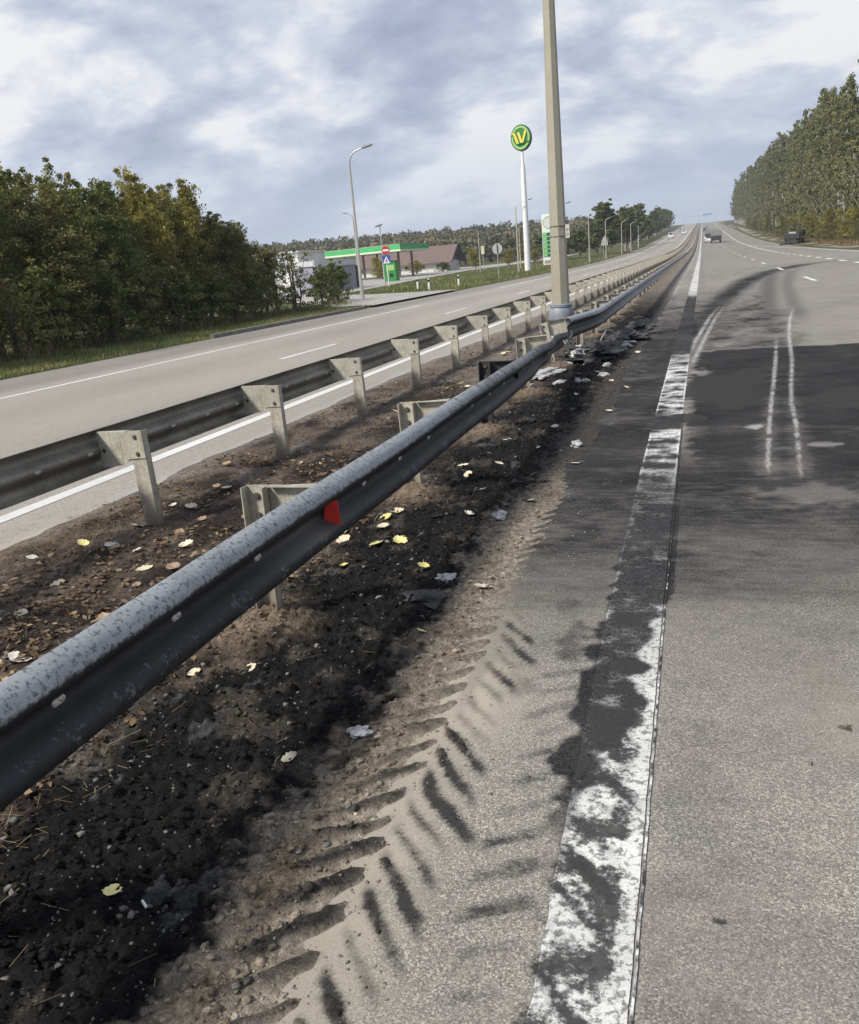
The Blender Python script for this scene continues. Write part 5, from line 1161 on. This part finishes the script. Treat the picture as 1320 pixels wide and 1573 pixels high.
# ------------------------------------------------------------------ debris
mat_ash = plain('white_ash', (0.52, 0.515, 0.50), 0.9, var=0.45, scale=18, dirt=(0.15, 0.15, 0.16), fine=90)
mat_char = plain('char', (0.02, 0.019, 0.018), 0.85, var=0.4, scale=10, dirt=(0.08, 0.08, 0.08))
def lump(name, x, y, sx_, sy_, sz_, seed, mat, label, cat='debris', rough=0.45, sub=3, rz=0.0, group=None):
    bm = bmesh.new(); bmesh.ops.create_icosphere(bm, subdivisions=sub, radius=1.0); gg = np.random.default_rng(seed); o1 = gg.uniform(0, 50, 3)
    from mathutils import noise as mn
    for v in bm.verts:
        d = 1 + rough * mn.fractal(Vector(v.co) * 1.6 + Vector(o1), 0.6, 2.2, 5); v.co *= d; v.co.x *= sx_; v.co.y *= sy_; v.co.z *= sz_
    me = bpy.data.meshes.new(name); bm.to_mesh(me); bm.free()
    o = obj(name, me, mat); o.location = (x, y, gz(x, y) + sz_ * 0.25); o.rotation_euler = (0, 0, rz); tag(o, label, cat, group); return o
lump('ash_flake', -1.36, 4.36, 0.06, 0.05, 0.018, 1, mat_ash, 'white ash flake left of the cream leaf at the sandy edge', 'ash', 0.55, rz=0.7)
lump('ash_flake', -1.30, 5.50, 0.045, 0.08, 0.03, 2, mat_ash, 'crumpled white ash heap on the burnt strip past the reflector', 'ash', 0.55)
lump('ash_flake', -1.62, 4.02, 0.03, 0.02, 0.012, 3, mat_ash, 'small white ash chip on black soil between the posts', 'ash', 0.8)
lump('ash_flake', -1.24, 2.72, 0.04, 0.035, 0.012, 4, mat_ash, 'flat grey ash chip beside the tyre track', 'ash', 0.7)
lump('ash_flake', -1.10, 7.9, 0.05, 0.10, 0.03, 5, mat_ash, 'pale ash heap near the asphalt edge, halfway to the lamp post', 'ash', 0.55)
# burnt remains at the bend of the rail
lump('burnt_heap', -1.72, 14.9, 0.42, 0.9, 0.16, 11, mat_char, 'black burnt heap in front of the lamp post', 'debris', 0.7, 4)
lump('ash_sheet', -1.90, 14.6, 0.20, 0.42, 0.14, 12, mat_ash, 'large white ash lump lying against the bent rail', 'debris', 0.8, 4)
lump('ash_sheet', -2.20, 12.6, 0.20, 0.5, 0.035, 13, mat_ash, 'flat white ash sheet under the bent rail', 'debris', 0.7, 4, R(-14))
lump('ash_sheet', -2.28, 11.4, 0.12, 0.35, 0.03, 14, mat_ash, 'narrow white ash strip behind the fourth post', 'debris', 0.7, 3, R(10))
lump('ash_sheet', -1.50, 16.6, 0.20, 0.5, 0.06, 15, mat_ash, 'pale ash patch past the burnt heap', 'debris', 0.9, 4, 0.3)
lump('burnt_heap', -1.45, 17.6, 0.32, 0.9, 0.10, 16, mat_char, 'low charred heap past the lamp post', 'debris', 0.8, 4)
lump('burnt_heap', -1.35, 20.5, 0.28, 1.0, 0.08, 17, mat_char, 'farthest charred clump along the rail', 'debris', 0.8, 4)
lump('burnt_heap', -1.38, 4.05, 0.13, 0.09, 0.03, 18, mat_char, 'flat charred rubber scrap on the burnt strip', 'debris', 0.6, 3)
for q, (pts, lb) in enumerate(((([(-1.55, 16.8, .03), (-1.5, 16.5, .15), (-1.52, 16.2, .32), (-1.62, 16.0, .36), (-1.7, 15.6, .2), (-1.85, 15.2, .12)]), 'pale bent wire arching over the burnt heap'),
                               (([(-1.3, 17.4, .05), (-1.15, 17.1, .16), (-1.05, 17.3, .10), (-1.15, 17.6, .06), (-1.3, 17.3, .12)]), 'wire loop lying past the burnt heap'),
                               (([(-1.9, 13.9, .25), (-1.7, 14.2, .22), (-1.62, 14.6, .10), (-1.55, 14.2, .03), (-1.75, 13.7, .05)]), 'tangled wire hanging from the broken rail joint'))):
    b = MB(); b.tube(pts, 0.011, 5); o = b.build('wire', plain('wire_pale', (0.42, 0.41, 0.38), 0.5, 0.3)); tag(o, lb, 'wire')
for q in range(5):
    pts = [(-1.9 + random.uniform(-.2, .5), 14.5 + random.uniform(-.9, 1.6), 0.05 + random.uniform(0, .2))]
    for s in range(5): pts.append((pts[-1][0] + random.uniform(-.18, .18), pts[-1][1] + random.uniform(-.3, .3), max(0.04, pts[-1][2] + random.uniform(-.1, .1))))
    b = MB(); b.tube(pts, 0.006, 4); o = b.build('burnt_wire', mat_char); tag(o, 'thin burnt wire tangled in the remains by the lamp post', 'wire', 'burnt wires by the lamp post')
# cigarette end
b = MB(); b.tube([(-0.016, 0, 0), (0.016, 0, 0)], 0.0042, 10); o = b.build('cigarette_end', mat_white); o.location = (-1.49, 1.70, gz(-1.49, 1.70) + 0.008); o.rotation_euler = (0, R(8), R(-35)); tag(o, 'white cigarette end on black soil near the bottom edge', 'cigarette end')

# kerb of the grass island
b = MB(); pts = [(-15.5, 26 + 1.0 * i) for i in range(15)] + [(-15.9, 41.4), (-16.8, 42.6)]
for i, ((x0, y0_), (x1, y1)) in enumerate(zip(pts[:-1], pts[1:])):
    ln = math.hypot(x1 - x0, y1 - y0_); b.box(((x0 + x1) / 2, (y0_ + y1) / 2, 0.05 + 0.0007 * (i % 3)), (0.16, ln * 0.985, 0.16), rz=-math.atan2(x1 - x0, y1 - y0_))
tag(b.build('kerb', plain('kerb_grey', (0.22, 0.21, 0.185), 0.9, var=0.4), None, bevel=0.012), kind='structure')

# ------------------------------------------------------------------ vehicles
mat_tyre = plain('tyre', (0.02, 0.02, 0.021), 0.8); mat_tail = plain('tail_light', (0.35, 0.02, 0.02), 0.3); mat_tarp = plain('tarp_grey', (0.25, 0.26, 0.245), 0.7, var=0.3, scale=1.0)
mat_truck = plain('truck_dark', (0.05, 0.055, 0.05), 0.6); mat_carw = plain('car_white', (0.68, 0.68, 0.68), 0.3, var=0.08); mat_card = plain('car_dark', (0.05, 0.055, 0.065), 0.3, var=0.08); mat_cars = plain('car_silver', (0.40, 0.41, 0.42), 0.3, 0.3, var=0.08)
def wheel(par, x, y, r=0.33, wd=0.22):
    b = MB(); b.tube([(x - wd / 2, y, r), (x - wd * .35, y, r), (x + wd * .35, y, r), (x + wd / 2, y, r)], [r * .9, r, r, r * .9], 18); w_ = b.build('wheel', mat_tyre, par)
    b = MB(); s = 1 if x > 0 else -1; b.tube([(x + s * wd * .42, y, r), (x + s * (wd * .5 + .01), y, r)], [r * .6, r * .55], 12); b.build('rim', mat_cars, w_)
def car(x, y, mat, label, rz=0.0, van=False):
    r = empty('car', (x, y, float(rise(y))), rz); r.rotation_euler = (math.atan(float(rise(y + 2) - rise(y - 2)) / 4) * (1 if abs(rz) < 1 else -1), 0, rz); tag(r, label, 'car')
    if van: prof = [(-2.3, .35), (2.3, .35), (2.4, .9), (1.75, 1.15), (1.25, 1.95), (-2.25, 2.0), (-2.35, .9)]
    else: prof = [(-2.1, .3), (2.1, .3), (2.2, .62), (2.0, .82), (1.0, .95), (0.35, 1.42), (-1.1, 1.45), (-1.85, 1.0), (-2.15, .92), (-2.2, .6)]
    b = MB(); b.prism(prof, -0.87, 0.87, lambda a, c, h: (h * (1 - 0.12 * max(c - 0.9, 0)), a, c)); b.build('body', mat, r, bevel=0.05)
    rw = [(-0.62, -2.36, 1.35), (0.62, -2.36, 1.35)] if van else None
    b = MB()
    if van: b.box((0, -2.30, 1.5), (1.3, 0.06, 0.55), rx=R(-4))
    else: b.add([(-.62, -1.87, 1.02), (.62, -1.87, 1.02), (.56, -1.16, 1.44), (-.56, -1.16, 1.44)], [(0, 1, 2, 3)]); b.v = [(a, c - 0.02, d + 0.01) for a, c, d in b.v]
    b.build('rear_window', mat_win, r)
    b = MB(); zt = 1.42
    if van: b.add([(-.68, 1.78, 1.18), (.68, 1.78, 1.18), (.62, 1.27, 1.93), (-.62, 1.27, 1.93)], [(0, 1, 2, 3)])
    else: b.add([(-.64, 1.02, .97), (.64, 1.02, .97), (.56, 0.38, 1.42), (-.56, 0.38, 1.42)], [(0, 1, 2, 3)])
    b.v = [(a, c + 0.02, d + 0.01) for a, c, d in b.v]; b.build('windscreen', mat_win, r)
    for s in (-1, 1):
        b = MB(); b.box((s * 0.7, -2.19 if not van else -2.37, 0.8), (0.3, 0.05, 0.16)); b.build('tail_light', mat_tail, r)
        for yy in (-1.35, 1.35): wheel(r, s * 0.78, yy)
    return r
def truck(x, y, label, mat, h=3.3):
    r = empty('truck', (x, y, float(rise(y)))); r.rotation_euler = (math.atan(float(rise(y + 3) - rise(y - 3)) / 6), 0, 0); tag(r, label, 'truck')
    b = MB(); b.box((0, 0, 0.85), (0.9, 7.6, 0.25)); b.build('chassis', mat_truck, r)
    b = MB(); b.box((0, -1.2, 1.35), (2.45, 5.0, 0.7)); b.build('cargo_bed', mat_truck, r, bevel=0.03)
    b = MB(); b.prism([(-1.2, 1.7), (1.2, 1.7), (1.2, h - 0.35), (0.85, h), (-0.85, h), (-1.2, h - 0.35)], -3.7, 1.3, lambda a, c, hh_: (a, hh_, c)); b.build('cargo_cover', mat, r, bevel=0.04)
    b = MB(); b.prism([(1.5, 0.7), (3.7, 0.7), (3.75, 1.5), (3.3, 2.6), (1.5, 2.65)], -1.15, 1.15, lambda a, c, hh_: (hh_, a, c)); cb = b.build('cab', mat_truck, r, bevel=0.06)
    b = MB(); b.add([(-1.0, 3.74, 1.6), (1.0, 3.74, 1.6), (.95, 3.36, 2.5), (-.95, 3.36, 2.5)], [(0, 1, 2, 3)]); b.v = [(a, c + .03, d) for a, c, d in b.v]; b.build('windscreen', mat_win, cb)
    b = MB(); b.box((0, -3.8, 0.72), (2.3, 0.12, 0.22)); b.build('bumper', mat_truck, r)
    for s in (-1, 1):
        for yy in (-2.6, -1.3, 2.6): wheel(r, s * 1.0, yy, 0.52, 0.32)
        b = MB(); b.box((s * 0.95, -3.88, 0.98), (0.32, 0.06, 0.16)); b.build('tail_light', mat_tail, r)
    return r
truck(3.2, 233, 'grey covered truck driving away, nearer of the two trucks', mat_tarp, 3.2)
truck(2.0, 276, 'grey truck driving away, just beyond the nearer truck', mat_tarp, 3.0)
car(1.45, 243, mat_carw, 'white car driving away left of the covered trucks')
car(1.3, 420, mat_card, 'dark car driving away up the far hill')
car(3.6, 380, mat_card, 'dark car on the outer lane of the far hill')
car(2.0, 520, mat_cars, 'silver car near the crest of the far hill')
car(-10.6, 337, mat_carw, 'white van coming down the far left lane', math.pi, True)
car(-7.3, 400, mat_carw, 'white car coming down the inner left lane on the hill', math.pi)
car(-10.4, 470, mat_cars, 'silver car coming down the hill, farthest on the left road', math.pi)
# burnt-out truck on the right shoulder
wk = empty('burnt_truck', (14.0, 156, float(rise(156))), R(-14)); tag(wk, 'burnt-out black truck wreck standing on the right shoulder under the poplars', 'truck wreck')
b = MB()
for s in (-1, 1): b.box((s * 0.45, 0, 0.75), (0.14, 5.6, 0.22))
for yy in (-2.4, -0.8, 0.9, 2.5): b.box((0, yy, 0.75), (1.0, 0.12, 0.16))
b.build('chassis', mat_char, wk)
b = MB()
for x_, y_, tl in ((-1.05, -2.5, .05), (1.05, -2.5, -.04), (-1.05, -0.9, .02), (1.05, -0.9, -.05)): b.box((x_, y_, 1.95), (0.11, 0.11, 2.1), ry=tl)
b.box((0, -2.5, 2.98), (2.2, 0.12, 0.14)); b.box((0, -0.9, 2.95), (2.2, 0.12, 0.12)); b.box((-1.05, -1.7, 2.98), (0.1, 1.7, 0.12)); b.box((1.05, -1.7, 2.95), (0.1, 1.7, 0.12))
b.box((0, -2.52, 1.35), (2.2, 0.1, 0.9)); b.box((-1.06, -1.7, 1.35), (0.08, 1.6, 0.9)); b.box((1.06, -1.7, 1.35), (0.08, 1.6, 0.9)); b.build('cab_shell', mat_char, wk, bevel=0.02)
b = MB(); b.box((0.1, -2.62, 1.75), (1.1, 0.06, 0.28), ry=0.05); b.build('pale_panel', mat_ash, wk)
b = MB(); b.box((0, 1.3, 1.15), (2.3, 3.6, 0.12)); b.box((1.15, 1.3, 1.6), (0.08, 3.5, 0.8), ry=0.12); b.box((-1.15, 1.3, 1.5), (0.08, 3.4, 0.6), ry=-0.2); b.box((0, 3.05, 1.7), (2.2, 0.08, 1.0), rx=0.1); b.build('bed', mat_char, wk)
for s in (-1, 1):
    for yy in (-1.7, 1.2, 2.2):
        b = MB(); b.tube([(s * 1.0 - .14, yy, .48), (s * 1.0 + .14, yy, .48)], 0.46, 14); b.build('wheel', mat_char, wk)
b = MB(); b.box((0.3, -2.9, 0.45), (1.3, 0.5, 0.5), ry=0.1); b.build('engine_block', mat_char, wk)
lump('burnt_scrap', 12.5, 153.6, 0.9, 0.6, 0.3, 51, mat_char, 'flat burnt scrap on the ground beside the truck wreck', 'debris', 0.6)
# gantry on the far crest
gt = empty('sign_gantry', (0, 900, float(rise(900)))); tag(gt, 'pale blue sign gantry across the road on the far crest', 'gantry')
for x_ in (-16, -3, 12): b = MB(); b.box((x_, 0, 3.2), (0.3, 0.3, 6.6)); b.build('leg', mat_lpole, gt)
b = MB(); b.box((-2, 0, 6.7), (29, 0.35, 0.35)); b.build('beam', mat_lpole, gt); b = MB(); b.box((4.5, -0.4, 7.2), (8, 0.2, 1.4)); b.build('panel', plain('gantry_blue', (0.16, 0.30, 0.46), 0.5), gt)

# ------------------------------------------------------------------ haze: one closed box of thin air round the whole place
mt = bpy.data.materials.new('thin_haze'); mt.use_nodes = True; t = mt.node_tree; t.nodes.clear()
pv = N(t, 'ShaderNodeVolumePrincipled'); pv.inputs['Color'].default_value = (0.80, 0.88, 1.0, 1); pv.inputs['Density'].default_value = 0.00032; pv.inputs['Anisotropy'].default_value = 0.2
ou = N(t, 'ShaderNodeOutputMaterial'); L(t, pv.outputs[0], ou.inputs['Volume'])
b = MB(); b.box((0, 1470, 40), (3300, 3120, 86)); o = b.build('haze', mt); tag(o, 'thin pale haze over the distant road and woods', 'haze', kind='stuff')

for q in range(16):
    x_ = random.uniform(-2.2, -1.2); y_ = random.uniform(11.5, 18.5)
    lump('ash_scrap', x_, y_, random.uniform(.03, .08), random.uniform(.05, .16), random.uniform(.02, .05), 600 + q, mat_ash, 'small pale ash scrap among the burnt remains by the lamp post', 'ash', 0.6, 2, random.uniform(0, 3), 'ash scraps by the lamp post')
